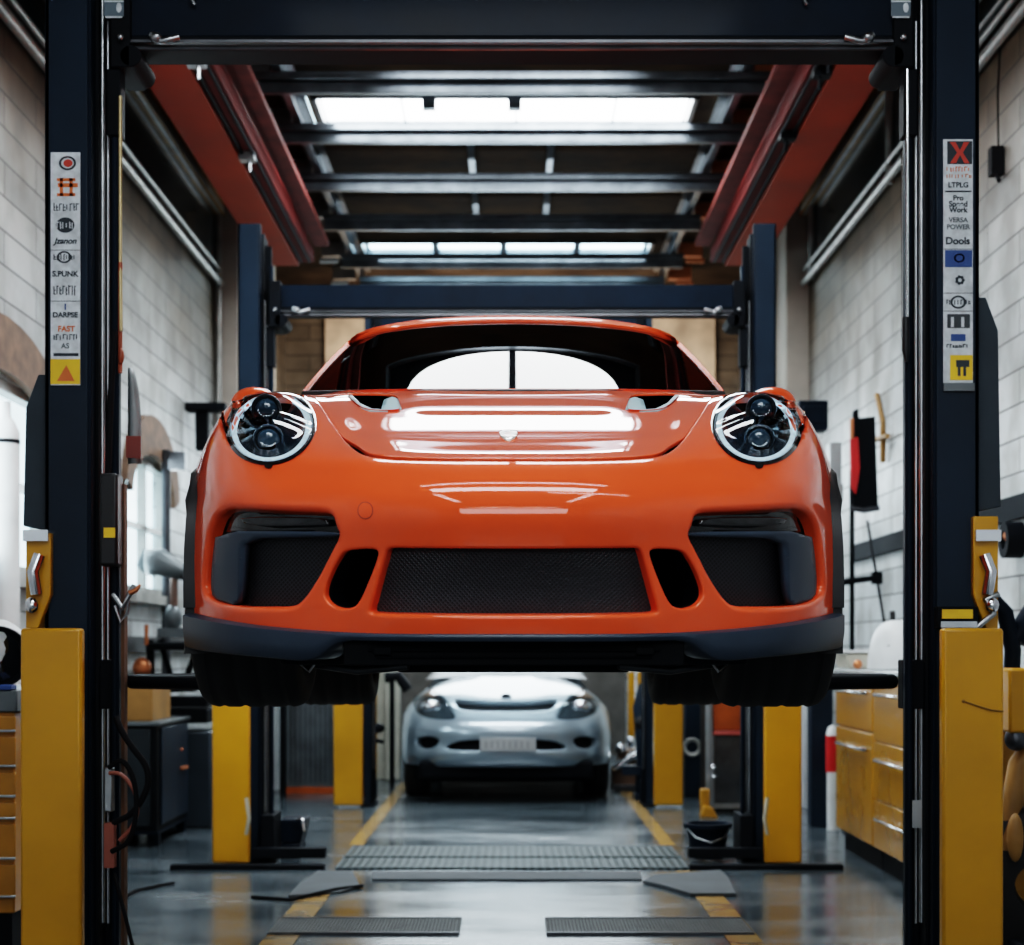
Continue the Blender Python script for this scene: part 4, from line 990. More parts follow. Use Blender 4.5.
# control box and hose on the left column
xl = -1.435
w = MB(); w.box(-1.47, -1.405, D-.22, D-.12, 1.60, 1.93); cbx = obj('control_box', w, PLASTIC, L1, bevel=.01)
obj('control_label', B(-1.452, -1.412, D-.225, D-.219, 1.70, 1.735), YELINK, cbx)
w = MB(); w.tube([(-1.45, D-.17, 1.93), (-1.44, D-.17, 2.2), (-1.43, D-.16, 2.45)], .012, 8); obj('control_cable', w, HOSE, cbx, smooth=60)
w = MB(); w.tube([(-1.44, D-.14, 1.50), (-1.40, D-.16, 1.45), (-1.375, D-.16, 1.50), (-1.36, D-.16, 1.53), (-1.345, D-.16, 1.52)], .010, 8); w.tube([(-1.43, D-.15, 1.46), (-1.41, D-.15, 1.40), (-1.385, D-.15, 1.43), (-1.38, D-.15, 1.48)], .006, 8)
obj('hose_hook', w, STEEL, L1, smooth=60)
w = MB(); w.tube([(-1.375, D-.165, 1.505), (-1.35, D-.165, 1.515), (-1.335, D-.165, 1.535)], [.010, .009, .005], 8); obj('hook_tip', w, COPPER, L1, smooth=60)
w = MB(); gg = []
for k in range(15):
    z = 1.98+(2.33-1.98)*k/14; wd = .05*(1-.6*(k/14)**4); gg.append([(-1.405+wd*q, D-.05-.02*math.cos(q*3-1.5), z) for q in (0, .25, .5, .75, 1)])
hc = obj('hanging_sleeve', MB().grid(gg), mat('grey_sleeve', (.22, .25, .26), .35), L1, smooth=180, solid=.003)
obj('sleeve_band', B(-1.407, -1.353, D-.075, D-.07, 2.0, 2.08), mat('dull_red_band', (.20, .04, .03), .5), hc)
w = MB(); w.tube([(-1.415, D-.13, 3.3), (-1.415, D-.13, 2.70), (-1.41, D-.14, 2.45)], .007, 8); obj('brass_rod', w, mat('old_brass', (.45, .36, .20), .4, metal=.7), L1, smooth=60)
w = MB(); w.tube([(-1.415, D-.13, 2.70), (-1.415, D-.13, 2.30)], .008, 8); w.ellipsoid((-1.41, D-.14, 2.36), .012, .012, .03, 10, 6); obj('rod_end', w, mat('rust_rod', (.30, .07, .03), .5), L1, smooth=60)
w = MB(); w.tube([(1.428, D-.13, 3.4), (1.428, D-.13, 2.40)], .007, 8); w.tube([(1.41, D-.13, 3.1), (1.41, D-.13, 2.42)], .004, 6); obj('brass_rod', w, CHROME, L1, smooth=60)
w = MB(); w.tube([(1.42, D-.14, 2.50), (1.42, D-.14, 2.38), (1.422, D-.14, 2.34)], [.013, .015, .006], 10); obj('rod_end', w, PLASTIC, L1, smooth=60)
w = MB()
w.tube(curve([(-1.42, D-.18, 1.06), (-1.38, D-.2, .98), (-1.28, D-.2, .86), (-1.34, D-.2, .72), (-1.43, D-.18, .68)]), .011, 10)
w.tube(curve([(-1.44, D-.2, .88), (-1.38, D-.22, .92), (-1.33, D-.22, .80), (-1.35, D-.22, .62), (-1.43, D-.2, .58)]), .009, 10)
obj('coiled_hose', w, HOSE, L1, smooth=60)
w = MB(); w.tube(curve([(-1.44, D-.19, .86), (-1.39, D-.2, .86), (-1.335, D-.2, .78), (-1.34, D-.21, .68), (-1.40, D-.21, .62)]), .008, 10); w.box(-1.46, -1.425, D-.19, D-.14, .52, .68); obj('copper_hose', w, mat('dull_copper', (.30, .10, .07), .45), L1, smooth=50)
w = MB(); w.box(-1.462, -1.43, D-.19, D-.14, .72, .88); obj('hose_valve', w, STEEL, L1, bevel=.006)
w = MB(); w.tube(curve([(-1.42, D-.2, .5), (-1.36, D-.25, .32), (-1.30, D-.3, .12), (-1.26, D-.32, .012), (-1.1, D-.4, .012)]), .007, 8); obj('trailing_cable', w, HOSE, L1, smooth=60)
w = MB(); w.box(-1.412, -1.40, D-.13, D-.08, 0, 1.9); obj('rust_edge', w, mat('rusty_edge', (.10, .045, .02), .7, var=.4), L1)
obj('data_plate', B(1.44, 1.475, D-.155, D-.15, .66, .76), STEEL, L1)
# sticker strips
def strip(s):
    x = XD(66, D-.14) if s < 0 else XD(957.5, D-.14)
    x = XD(65.5, D-.145) if s < 0 else XD(958, D-.145)
    lean = .010
    y = D-.145
    z1, z0 = (ZD(152, D-.15), ZD(385, D-.15)) if s < 0 else (ZD(139, D-.15), ZD(383, D-.15))
    hw = .053; D_ = D-.15
    n = 13; H = (z1-z0)/n
    w = MB(); w.box(x-hw, x+hw, y-.002, y+.004, z0, z1); st = obj('sticker_strip', w, STICK, L1)
    def put(nm, parts, m): obj(nm, parts, m, st)
    def ringz(cx_, cz_, r, t=.006, sx=1.2):
        w = MB(); seg = 20; vs = []
        for q in (r, r-t): vs += [(cx_+q*sx*math.cos(2*math.pi*k/seg), y-.0035, cz_+q*math.sin(2*math.pi*k/seg)) for k in range(seg)]
        w.add(vs, [(k, (k+1) % seg, seg+(k+1) % seg, seg+k) for k in range(seg)]); return w
    def disc(cx_, cz_, r, sx=1.2):
        seg = 20; w = MB(); w.add([(cx_+r*sx*math.cos(2*math.pi*k/seg), y-.0032, cz_+r*math.sin(2*math.pi*k/seg)) for k in range(seg)], [tuple(range(seg))]); return w
    def rect(a, b, c, d, e=.003): return B(x+a*hw, x+b*hw, y-e-.0005, y-e, c, d)
    def squig(zc, hh, n=7, seed=1):
        r = random.Random(seed); w = MB(); px = -.8
        while px < .75:
            ww = r.uniform(.10, .22); k = r.choice((0, 1, 2))
            a, b = x+px*hw, x+(px+ww)*hw
            w.box(a, a+.0035, y-.0036, y-.0026, zc-hh*r.uniform(.5, 1), zc+hh*r.uniform(.5, 1))
            if k: w.box(a, b, y-.0036, y-.0026, zc+hh*(.6 if k == 1 else -.1), zc+hh*(.6 if k == 1 else -.1)+.0035)
            if k == 2: w.box(a, b, y-.0036, y-.0026, zc-hh*.8, zc-hh*.8+.0035)
            px += ww+.05
        return w
    def line(zc): return rect(-1, 1, zc-.001, zc+.001)
    if s < 0:
        Z = lambda py: ZD(py, D-.15)
        put('sticker_emblem', ringz(x+.008, Z(163), .026, .007), INK); put('sticker_emblem', disc(x+.010, Z(163), .014), REDINK)
        w = rect(-.5, .85, Z(187), Z(183)); w.box(x-.02, x-.008, y-.0035, y-.003, Z(196), Z(178)); w.box(x+.015, x+.027, y-.0035, y-.003, Z(196), Z(178)); w.box(x-.03, x+.036, y-.0035, y-.003, Z(196), Z(193)); w.box(x-.03, x+.036, y-.0035, y-.003, Z(181), Z(178)); put('sticker_emblem', w, ORINK)
        put('sticker_lettering', squig(Z(207), .016, 6, 3), INK)
        put('sticker_emblem', disc(x, Z(225), .028), INK); put('sticker_emblem', squig(Z(225), .014, 5, 9), STICK)
        text_mesh('Jzanon', .030, INK, (x, y-.004, Z(241)), st, shear=.3)
        put('sticker_emblem', ringz(x-.004, Z(257), .022, .006), INK); put('sticker_rule', line(Z(250)), INK); put('sticker_emblem', squig(Z(257), .012, 4, 5), INK)
        text_mesh('S.PUNK', .028, INK, (x, y-.004, Z(274)), st)
        put('sticker_lettering', squig(Z(290), .020, 6, 12), INK); put('sticker_rule', line(Z(301)), INK)
        text_mesh('I', .030, BLUEINK, (x, y-.004, Z(307)), st); text_mesh('DARPSE', .026, INK, (x, y-.004, Z(315)), st)
        text_mesh('FAST', .028, ORINK, (x+.004, y-.004, Z(329)), st); put('sticker_lettering', squig(Z(337), .012, 7, 21), INK); text_mesh('AS', .026, GREYP, (x, y-.004, Z(346)), st)
        put('sticker_rule', rect(-.8, .9, Z(356), Z(353)), INK); put('sticker_panel', rect(-1, 1, Z(384), Z(359), .0028), YELINK); put('sticker_emblem', disc(x-.022, Z(367), .012), BLUEINK); put('sticker_emblem', disc(x+.026, Z(365), .010), INK)
        w = MB(); w.add([(x-.03, y-.0042, Z(381)), (x+.034, y-.0042, Z(381)), (x+.004, y-.0042, Z(365))], [(0, 1, 2)]); put('sticker_emblem', w, ORINK)
    else:
        Z = lambda py: ZD(py, D-.15)
        put('sticker_panel', rect(-.75, .95, Z(164), Z(141)), INK)
        w = MB(); a, b, c, d = x-.030, x+.040, Z(163), Z(142); m_ = x+.006
        w.add([(a, y-.0042, c), (a+.022, y-.0042, c), (m_, y-.0042, (c+d)/2-.008), (b-.018, y-.0042, c), (b, y-.0042, c), (m_+.01, y-.0042, (c+d)/2), (b, y-.0042, d), (b-.02, y-.0042, d), (m_, y-.0042, (c+d)/2+.008), (a+.02, y-.0042, d), (a, y-.0042, d), (m_-.01, y-.0042, (c+d)/2)], [(0, 1, 2, 3, 4, 5, 6, 7, 8, 9, 10, 11)]); put('sticker_emblem', w, REDINK)
        put('sticker_lettering', squig(Z(169), .010, 6, 2), ORINK); put('sticker_lettering', squig(Z(176), .008, 6, 4), COPPER); text_mesh('LTPLG', .026, INK, (x, y-.004, Z(185)), st); put('sticker_rule', rect(-.9, .9, Z(192), Z(190.5)), INK)
        text_mesh('Pro', .026, INK, (x, y-.004, Z(198)), st); text_mesh('Speed', .028, INK, (x, y-.004, Z(204)), st); text_mesh('Work', .026, INK, (x, y-.004, Z(210)), st)
        text_mesh('VERSA', .024, GREYP, (x, y-.004, Z(220)), st); text_mesh('POWER', .024, GREYP, (x, y-.004, Z(227)), st)
        text_mesh('Dools', .036, INK, (x-.002, y-.004, Z(241)), st); put('sticker_rule', line(Z(249)), INK)
        put('sticker_panel', rect(-.9, .95, Z(267), Z(250)), BLUEINK); put('sticker_emblem', disc(x, Z(258), .024), STICK); put('sticker_emblem', ringz(x+.004, Z(258), .016, .005), INK)
        for k in range(7):
            a = 2*math.pi*k/7; put('sticker_emblem', disc(x+.006+.012*math.cos(a), Z(280)+.012*math.sin(a), .006, 1), INK)
        put('sticker_rule', line(Z(293)), INK); put('sticker_emblem', ringz(x, Z(302), .024, .007), INK); put('sticker_emblem', squig(Z(302), .010, 5, 8), INK); put('sticker_rule', line(Z(311)), INK)
        put('sticker_panel', rect(-.75, .8, Z(328), Z(314)), GREYMAT); put('sticker_emblem', rect(-.5, -.3, Z(327), Z(317), .004), STICK); put('sticker_emblem', rect(.2, .4, Z(327), Z(317), .004), STICK)
        put('sticker_emblem', rect(-.5, .5, Z(341), Z(334)), BLUEINK); put('sticker_lettering', squig(Z(346), .007, 5, 10), INK)
        put('sticker_panel', rect(-.55, .98, Z(380), Z(355), .0030), YELINK); w = rect(-.15, .75, Z(367), Z(360), .004); w.box(x-.002, x+.008, y-.005, y-.004, Z(376), Z(366)); w.box(x+.018, x+.028, y-.005, y-.004, Z(376), Z(366)); put('sticker_emblem', w, INK)
        obj('sticker_holder', B(x-hw, x+hw*1.1, y-.008, y+.0, Z(391), Z(383)), GREYP, L1)
strip(-1); strip(1)
# crossbeam stickers and eyelets
yb_ = D-.155
for x, z, t in ((XD(124, D), ZD(5, D), 'Ioa'), (XD(891, D), ZD(5, D), 'Cb')):
    text_mesh(t, .06, STICK, (x, yb_-.012, z), L1, name='beam_lettering', shear=.4)
for x in (XD(124, D), XD(891, D)):
    s_ = obj('beam_sticker', B(x-.035, x+.035, yb_-.004, yb_+.0, ZD(32, D), ZD(17, D)), mat('slate_sticker', (.10, .14, .17), .4), L1)
    w = MB(); w.box(x-.035, x+.035, yb_-.006, yb_-.004, ZD(18.5, D), ZD(17, D)); w.box(x-.03, x+.03, yb_-.006, yb_-.004, ZD(34, D), ZD(32.5, D)); w.ellipsoid((x+.018, yb_-.005, ZD(24, D)), .010, .002, .018, 12, 6); obj('sticker_print', w, STICK, s_)
for x in (XD(201, D), XD(799, D)):
    w = MB(); w.tube([(x, D-.135, ZD(2, D)), (x+.01, D-.15, ZD(8, D)), (x-.008, D-.15, ZD(14, D)), (x+.004, D-.14, ZD(19, D))], .007, 8); w.ellipsoid((x, D-.14, ZD(5, D)), .018, .012, .014, 10, 6); obj('beam_eyelet', w, STEEL, L1, smooth=60)
# ------------------------------------------------------------------ silver coupe far behind
NS = 14.25
def sp(dx, py, d): Dd = NS+d; return (dx*Dd/F, Dd, CH+(HY-py)*Dd/F)
SX = (506-CX)*NS/F
RS = [
 [(0,767,.10),(30,767,.11),(60,766.5,.16),(82,765.5,.28),(97,764,.48),(103,763,.75)],
 [(0,757,.02),(30,757,.03),(60,757,.09),(84,756,.22),(99,755,.45),(104,755,.75)],
 [(0,744,.05),(30,744,.06),(60,744,.12),(83,744,.25),(98,744,.46),(104,744,.75)],
 [(0,731,.04),(30,731,.05),(60,731,.11),(83,731,.25),(98,731,.46),(104,733,.78)],
 [(0,721,.10),(30,721,.11),(60,720,.18),(82,719,.32),(97,720,.52),(103,723,.85)],
 [(0,714,.20),(30,714,.21),(58,713,.28),(80,708,.42),(95,708,.62),(102,714,.95)],
 [(0,706,.32),(30,705,.34),(55,702,.42),(76,696,.60),(91,698,.80),(99,707,1.05)],
 [(0,696,.60),(28,695,.62),(52,692,.70),(70,687.5,.90),(85,691,1.05),(95,703,1.2)],
 [(0,685,1.0),(27,684,1.02),(48,682,1.05),(62,682,1.2),(76,687,1.3),(89,702,1.4)],
 [(0,677,1.35),(26,676.5,1.36),(46,677,1.42),(60,680,1.5),(72,687,1.55),(84,704,1.6)],
]
rows = []
for r in RS:
    q = [sp(*t) for t in r]; rows.append([(SX-x, y, z) for x, y, z in q[:0:-1]]+[(SX+x, y, z) for x, y, z in q])
S2 = Surf(rows, (.6,)); _S = S; S = S2; S2.prep(8.8, .1)
car2 = thing('parked_coupe', 'silver coupe standing on the floor far behind, seen under the orange car', 'car', (SX, NS+2.1, 0))
def tou2(pl): return [S2.uv(*p) for p in pl]
def mir2(l): return [(10-u, v) for u, v in l][::-1]
hl2 = chaikin([(412,698),(418,693),(431,689),(442,694),(454,711),(457,719.5),(440,720.5),(421,717),(413,709)], 2)
fog2 = chaikin([(415,737),(430,735),(441,739),(436,748),(424,750),(415,746)], 2)
gr2 = chaikin([(443,748),(452,741),(476,738.5),(506,738),(536,738.5),(560,741),(569,748),(560,751),(506,751.5),(450,751)], 2)
sc2 = chaikin([(452,697.5),(470,699.5),(506,700.5),(542,699.5),(560,697.5),(555,709),(543,711.5),(506,712),(469,711.5),(457,709)], 2)
Ls = [tou2(hl2), mir2(tou2(hl2)), tou2(fog2), mir2(tou2(fog2)), tou2(resample(gr2, 5)), tou2(resample(sc2, 5))]
def kb(c):
    m = np.ones(len(c), bool)
    for h in Ls: m &= ~inside_np(c, h)
    return m
mb = sheet(S2, (0, 10, 0, 9), .14, Ls, kb)
for h in Ls: lip(mb, S2, h, fillet(.008, .06, 3))
obj('front_body', mb, SILVER, car2, smooth=180, weld=True, fix=False)
def patch_s(name, l, inset, m, **k):
    lo = np.min(l, 0)-.05; hi = np.max(l, 0)+.05
    return obj(name, sheet(S2, (max(0, lo[0]), min(10, hi[0]), max(0, lo[1]), min(9, hi[1])), .15, [l], lambda c: inside_np(c, l), off=inset), m, car2, smooth=180, fix=False)
LAMPD = mat('lamp_inner', (.10, .13, .15), .2, metal=.5)
for k in (0, 1):
    patch_s('headlamp', Ls[k], -.02, LAMPD); patch_s('lamp_glass', Ls[k], .0, LENS); patch_s('fog_recess', Ls[2+k], -.05, BLACK)
    cx_ = (431, 707) if k == 0 else (581, 707)
    u = S2.uv(*(cx_ if k == 0 else (431, 707))); u = (10-u[0], u[1]) if k else u
    w = MB(); p_ = S2.ev(*u); w.ellipsoid((p_[0], p_[1]+.02, p_[2]), .09, .04, .06, 16, 10); obj('lamp_reflector', w, CHROME, car2, smooth=180)
patch_s('grille', Ls[4], -.06, BLACK); patch_s('hood_scoop', Ls[5], -.05, BLACK)
xa, xb = XD(480, NS), XD(536, NS)
pl_ = obj('number_plate', B(xa, xb, NS-.03, NS-.015, ZD(751, NS), ZD(737.5, NS)), mat('plate_grey', (.42, .43, .44), .4), car2, bevel=.004)
w = MB(); r = random.Random(3); x = xa+.04
while x < xb-.05:
    w.box(x, x+.02, NS-.032, NS-.03, ZD(748, NS), ZD(741, NS)); x += .05
obj('plate_marks', w, mat('plate_mark', (.30, .31, .32), .5), pl_)
w = MB(); w.ellipsoid(tuple(S2.ev(5, 6.9)), .05, .03, .03, 14, 8); obj('hood_emblem', w, BLACK, car2, smooth=180)
w = MB(); w.box(SX-.80, SX+.80, NS+.45, NS+4.0, .16, .40); w.box(SX-.74, SX+.74, NS+.20, NS+.5, .20, .36); obj('underbody', w, BLACK, car2, bevel=.03)
_car, car = car, car2
for s in (-1, 1):
    wheel(SX+s*.79, NS+.95, .325, .325, .22, s); wheel(SX+s*.79, NS+3.4, .325, .325, .22, s)
car = _car; S = _S
G = []
for k in range(7):
    t = k/6; G.append([(SX+(.78-.17*t)*math.sin(a)*1.0, NS+1.45+.85*t+.25*(1-math.cos(a)), CH-.26+.22*t+.02-.05*(1-math.cos(a))) for a in np.linspace(-1.35, 1.35, 15)])
obj('windscreen', MB().grid(G), mat('teal_windscreen', (.03, .06, .075), .3, spec=.3), car2, smooth=180)
def sect(d):
    I = lambda a: float(np.interp(d, [1.35, 2.3, 3.0, 3.6, 4.3], a)); zr = I([1.06, 1.27, 1.26, 1.13, .92]); xr = I([.60, .56, .56, .55, .6]); xb_ = I([.86, .88, .88, .88, .80]); zb = I([.86, .92, .93, .93, .85])
    return [(xb_*.97, .30), (xb_, .6), (xb_*.98, zb-.06), (xb_*.9, zb), (xr, zr-.05), (xr*.7, zr), (0, zr+.02)]
ds2 = np.linspace(1.5, 4.3, 16)
G = [[(SX-x, NS+d, z) for x, z in sect(d)][:4] for d in ds2]; obj('side_body', MB().grid(G), SILVER, car2, smooth=180)
G = [[(SX+x, NS+d, z) for x, z in sect(d)][:4] for d in ds2]; obj('side_body', MB().grid(G), SILVER, car2, smooth=180)
for s in (-1, 1): obj('side_window', MB().grid([[(SX+s*x, NS+d, z) for x, z in sect(d)][3:5] for d in np.linspace(2.0, 4.0, 10)]), SIDEGLASS, car2, smooth=180)
obj('roof', MB().grid([[(SX-x, NS+d, z) for x, z in sect(d)][4:]+[(SX+x, NS+d, z) for x, z in sect(d)][4:][::-1][1:] for d in np.linspace(2.3, 4.3, 10)]), SILVER, car2, smooth=180)
obj('tail_panel', B(SX-.8, SX+.8, NS+4.28, NS+4.32, .35, .9), SILVER, car2, bevel=.02)

# ------------------------------------------------------------------ ochre cabinets along the right wall
def cabinet(y0, y1, doors, label):
    x0 = 2.13; c = thing('storage_cabinet', label, 'cabinet', (2.45, (y0+y1)/2, 0), 'ochre cabinets along the boarded wall')
    obj('cabinet_body', B(x0+.02, WX-.03, y0, y1, .13, 1.15), YELLOW2, c, bevel=.004)
    obj('plinth', B(x0+.06, WX-.05, y0, y1, 0, .13), BLACK, c)
    n = len(doors); y = y0
    for h in doors:
        ya, yb = y+.006, y+(y1-y0)/n-.006; y += (y1-y0)/n
        for k, (za, zb) in enumerate(h):
            d = obj('door' if zb-za > .5 else 'drawer', B(x0, x0+.02, ya, yb, za, zb), YELLOW2, c, bevel=.005)
            w = MB(); zh = zb-.10 if zb-za > .25 else (za+zb)/2
            w.tube([(x0-.004, ya+.12, zh), (x0-.03, ya+.16, zh), (x0-.03, yb-.16, zh), (x0-.004, yb-.12, zh)], .010, 8); obj('handle', w, CHROME, d, smooth=60)
full = [(.14, .80), (.815, 1.14)]; dr = [(.14, .42), (.43, .76), (.77, 1.14)]
cabinet(10.05, 11.18, [full], 'ochre cabinet at the far end of the row, with one tall door')
cabinet(8.86, 10.03, [dr], 'ochre cabinet in the middle of the row, with three deep drawers')
cabinet(7.66, 8.84, [full], 'ochre cabinet nearest the front lift, mostly hidden by its column')
tag(obj('worktop', B(2.09, WX-.02, 7.64, 11.22, 1.152, 1.18), mat('pale_worktop', (.50, .54, .56), .25, var=.2), bevel=.006), 'pale worktop running over the ochre cabinets', 'worktop')
# on the worktop
KX, KY = 2.40, 10.42
g = thing('folded_cover', 'white moulded cover with dark slots standing on the worktop', 'cover', (KX, KY, 1.18))
gg = []
for k in range(13):
    t = k/12; a = math.pi*t*.5; zz = 1.185+.30*math.sin(a); sc = .25*math.cos(a)**.6+.02
    gg.append([(KX+sc*math.cos(b)*(.9+.10*math.cos(b)), KY+sc*.9*math.sin(b), zz) for b in np.linspace(0, 2*math.pi, 25)])
obj('cover_shell', MB().grid(gg), WHITE, g, smooth=180)
w = MB(); w.tube(curve([(KX-.13, KY-.17, 1.32), (KX-.08, KY-.17, 1.39), (KX+.0, KY-.16, 1.40)]), .009, 6); w.tube(curve([(KX-.10, KY-.20, 1.27), (KX-.04, KY-.21, 1.23), (KX+.03, KY-.21, 1.28)]), .008, 6); w.tube(curve([(KX+.03, KY-.19, 1.33), (KX+.08, KY-.18, 1.36), (KX+.13, KY-.16, 1.32)]), .009, 6); obj('cover_slot', w, PLASTIC, g)
g = thing('storage_tub', 'low white tub on the far end of the worktop', 'tub', (2.22, 10.95, 1.18))
w = MB(); w.prism([(2.13, 1.18), (2.32, 1.18), (2.34, 1.28), (2.11, 1.28)], 1, 10.75, 11.15); obj('tub_body', w, mat('cream_tub', (.55, .52, .44), .4), g, bevel=.015); obj('tub_lid', B(2.10, 2.35, 10.74, 11.16, 1.28, 1.30), WHITE, g, bevel=.006)
w = MB(); w.tube([(2.44, 10.9, 1.18), (2.44, 10.9, 1.44), (2.44, 10.9, 1.48), (2.44, 10.9, 1.55)], [.045, .045, .02, .018], 14); tag(obj('spray_bottle', w, PLASTIC, smooth=50), 'small black bottle behind the white moulded cover', 'bottle')
w = MB(); w.ellipsoid((2.16, 10.62, 1.21), .03, .03, .03, 12, 8); tag(obj('brass_knob', w, COPPER, smooth=180), 'small copper ball on the worktop beside the white tub', 'knob')
# stand with black panel
g = thing('panel_stand', 'tall stand with a hanging black panel and red tool', 'stand', (2.50, 12.2, 0)); y = 12.2
w = MB(); w.tube([(XD(852, y), y, .0), (XD(852, y), y, ZD(510, y)), (XD(852, y), y, ZD(470, y))], .018, 10); w.tube([(XD(838, y), y, ZD(583, y)), (XD(880, y), y, ZD(577, y))], .022, 10); w.lathe([(.001, 0), (.075, 0), (.075, .03), (.001, .04)], (XD(852, y), y, 0), (0, 0, 1), 20); w.box(XD(872, y), XD(882, y), y-.02, y+.04, ZD(584, y), ZD(572, y)); obj('stand_pole', w, BLACK, g, smooth=50)
w = MB(); w.prism([(XD(852, y), ZD(412, y)), (XD(857, y), ZD(409, y)), (XD(858, y), ZD(419, y)), (XD(874, y), ZD(417, y)), (XD(877, y), ZD(507, y)), (XD(866, y), ZD(512, y)), (XD(852, y), ZD(506, y))], 1, y-.04, y-.01); obj('black_panel', w, BLACK, g, bevel=.004)
w = MB(); w.prism([(XD(848, y), ZD(440, y)), (XD(856, y), ZD(438, y)), (XD(858, y), ZD(470, y)), (XD(854, y), ZD(496, y)), (XD(849, y), ZD(488, y))], 1, y-.08, y-.045); obj('red_tool', w, REDP, g, bevel=.01)
w = MB(); w.tube([(XD(850, y), y-.07, ZD(440, y)), (XD(850, y), y-.07, ZD(420, y))], .014, 8); obj('wooden_handle', w, COPPER, g, smooth=60)
w = MB(); w.tube([(XD(850, y), y-.02, ZD(508, y)), (XD(862, y), y-.05, ZD(511, y)), (XD(878, y), y-.02, ZD(508, y))], .02, 8); obj('panel_foot', w, DARKSTEEL, g, smooth=60)
w = MB(); w.box(XD(832, y), XD(846, y), y+.1, y+.3, ZD(500, y), ZD(482, y)); w.box(XD(833, y), XD(845, y), y+.12, y+.28, ZD(482, y), ZD(440, y)); tag(obj('wall_box', w, mat('pale_grey_box', (.40, .43, .44), .4), bevel=.01), 'pale grey electrical box behind the hanging black panel', 'box')
w = MB(); w.tube([(WX-.03, 12.9, ZD(395, 12.9)), (WX-.05, 12.6, ZD(425, 12.7)), (WX-.03, 12.7, ZD(462, 12.7))], .022, 8); w.tube([(WX-.05, 12.9, ZD(440, 12.9)), (WX-.06, 12.4, ZD(436, 12.4))], .02, 8); tag(obj('wall_tool', w, WOOD, smooth=60), 'wooden handled tool hung on the boarded wall right of the black panel', 'tool')
w = MB(); w.tube([(WX-.04, 13.2, 2.3), (WX-.04, 12.9, 1.9), (WX-.04, 12.6, 1.5), (WX-.04, 12.5, 1.3)], .012, 8); tag(obj('wall_hose', w, HOSE, smooth=60), 'thin dark hose hanging on the wall above the worktop', 'hose')
# machine beyond the right guard cover
g = thing('engine_hoist', 'yellow engine hoist partly hidden behind the right yellow guard', 'hoist', (2.2, 7.0, 0)); y = 7.0
obj('hoist_head', B(XD(1002, y), XD(1042, y), y-.1, y+.15, ZD(732, y), ZD(668, y)), YELLOW, g, bevel=.012)
w = MB(); w.tube([(XD(1040, y), y, ZD(735, y)), (XD(1019, y), y, ZD(765, y)), (XD(1010, y), y, ZD(815, y)), (XD(1006, y), y, ZD(850, y))], .045, 14); obj('hoist_ram', w, WOOD, g, smooth=60)
w = MB(); w.tube([(XD(1000, y), y+.1, ZD(600, y)), (XD(1012, y), y+.1, ZD(612, y)), (XD(1020, y), y+.1, ZD(650, y)), (XD(1018, y), y+.1, ZD(690, y))], .035, 12); w.tube([(XD(1024, y), y+.12, ZD(640, y)), (XD(1050, y), y+.12, ZD(600, y))], .05, 12); obj('hoist_hose', w, BLUE, g, smooth=60)
w = MB(); w.ellipsoid((XD(1012, y), y-.06, ZD(738, y)), .05, .04, .05, 14, 10); obj('hoist_joint', w, DARKSTEEL, g, smooth=180)
w = MB(); w.lathe([(.10, -.08), (.30, -.08), (.33, -.05), (.33, .05), (.30, .08), (.10, .08)], (XD(1040, y), y, .33), (.3, 1, 0), 40, closed=True); obj('hoist_wheel', w, RUBBER, g, smooth=50)
w = MB(); w.box(XD(1005, y), XD(1060, y), y-.2, y+.5, .0, .12); w.box(2.2, 2.35, y+.05, y+.2, .1, 1.2); obj('hoist_base', w, BLACK, g, bevel=.01)
w = MB(); w.ellipsoid((XD(1008, y), y-.1, ZD(835, y)), .035, .03, .10, 12, 8); obj('hoist_grip', w, WOOD, g, smooth=180)
g = thing('wall_reel', 'small dark reel with a copper core on the wall beyond the right column', 'reel', (2.72, 9.3, 2.0)); y = 9.3
w = MB(); w.lathe([(.05, -.05), (.10, -.05), (.10, .05), (.05, .05)], (XD(1012, y), y, ZD(540, y)), (1, 0, 0), 24, closed=True); obj('reel_drum', w, BLACK, g, smooth=50); w = MB(); w.ellipsoid((XD(1012, y), y, ZD(536, y)), .05, .05, .04, 12, 8); obj('reel_core', w, COPPER, g, smooth=180)

# ------------------------------------------------------------------ left side
g = thing('tool_chest', 'orange tool chest with stacked drawers at the left edge, in front of the arched window', 'tool chest', (-2.3, 6.6, 0)); y = 6.45
x1 = XD(18.5, y)
obj('chest_body', B(-2.75, x1-.015, y, y+.9, .30, ZD(712, y)), OCHRE, g, bevel=.006)
obj('chest_top', B(-2.77, x1+.0, y-.02, y+.92, ZD(712, y), ZD(690, y)), GREYP, g, bevel=.006)
zs = [ZD(v, y) for v in (900, 862, 822, 800, 770, 735, 714)]
for a, b in zip(zs[:-1], zs[1:]):
    d = obj('drawer', B(-2.70, x1-.006, y-.02, y, a+.004, b-.008), OCHRE, g, bevel=.004); obj('handle', B(-2.70, x1-.004, y-.035, y-.02, a+.012, a+.022), STEEL, d, bevel=.003)
w = MB(); w.box(-2.74, x1-.03, y+.02, y+.88, .06, .30); w.lathe([(.001, -.03), (.07, -.03), (.07, .03), (.001, .03)], (x1-.08, y+.05, .07), (1, 0, 0), 20); w.lathe([(.001, -.03), (.07, -.03), (.07, .03), (.001, .03)], (x1-.08, y+.8, .07), (1, 0, 0), 20); obj('chest_base', w, BLACK, g, smooth=40)
zt_ = ZD(690, y)
g = thing('open_helmet', 'white helmet with black visor ring resting on the orange tool chest', 'helmet', (-2.02, 6.6, zt_))
c = Vector((XD(-6, 6.55), 6.6, zt_+.135))
w = MB(); w.ellipsoid(c, .12, .14, .135, 28, 18); obj('helmet_shell', w, WHITE, g, smooth=180)
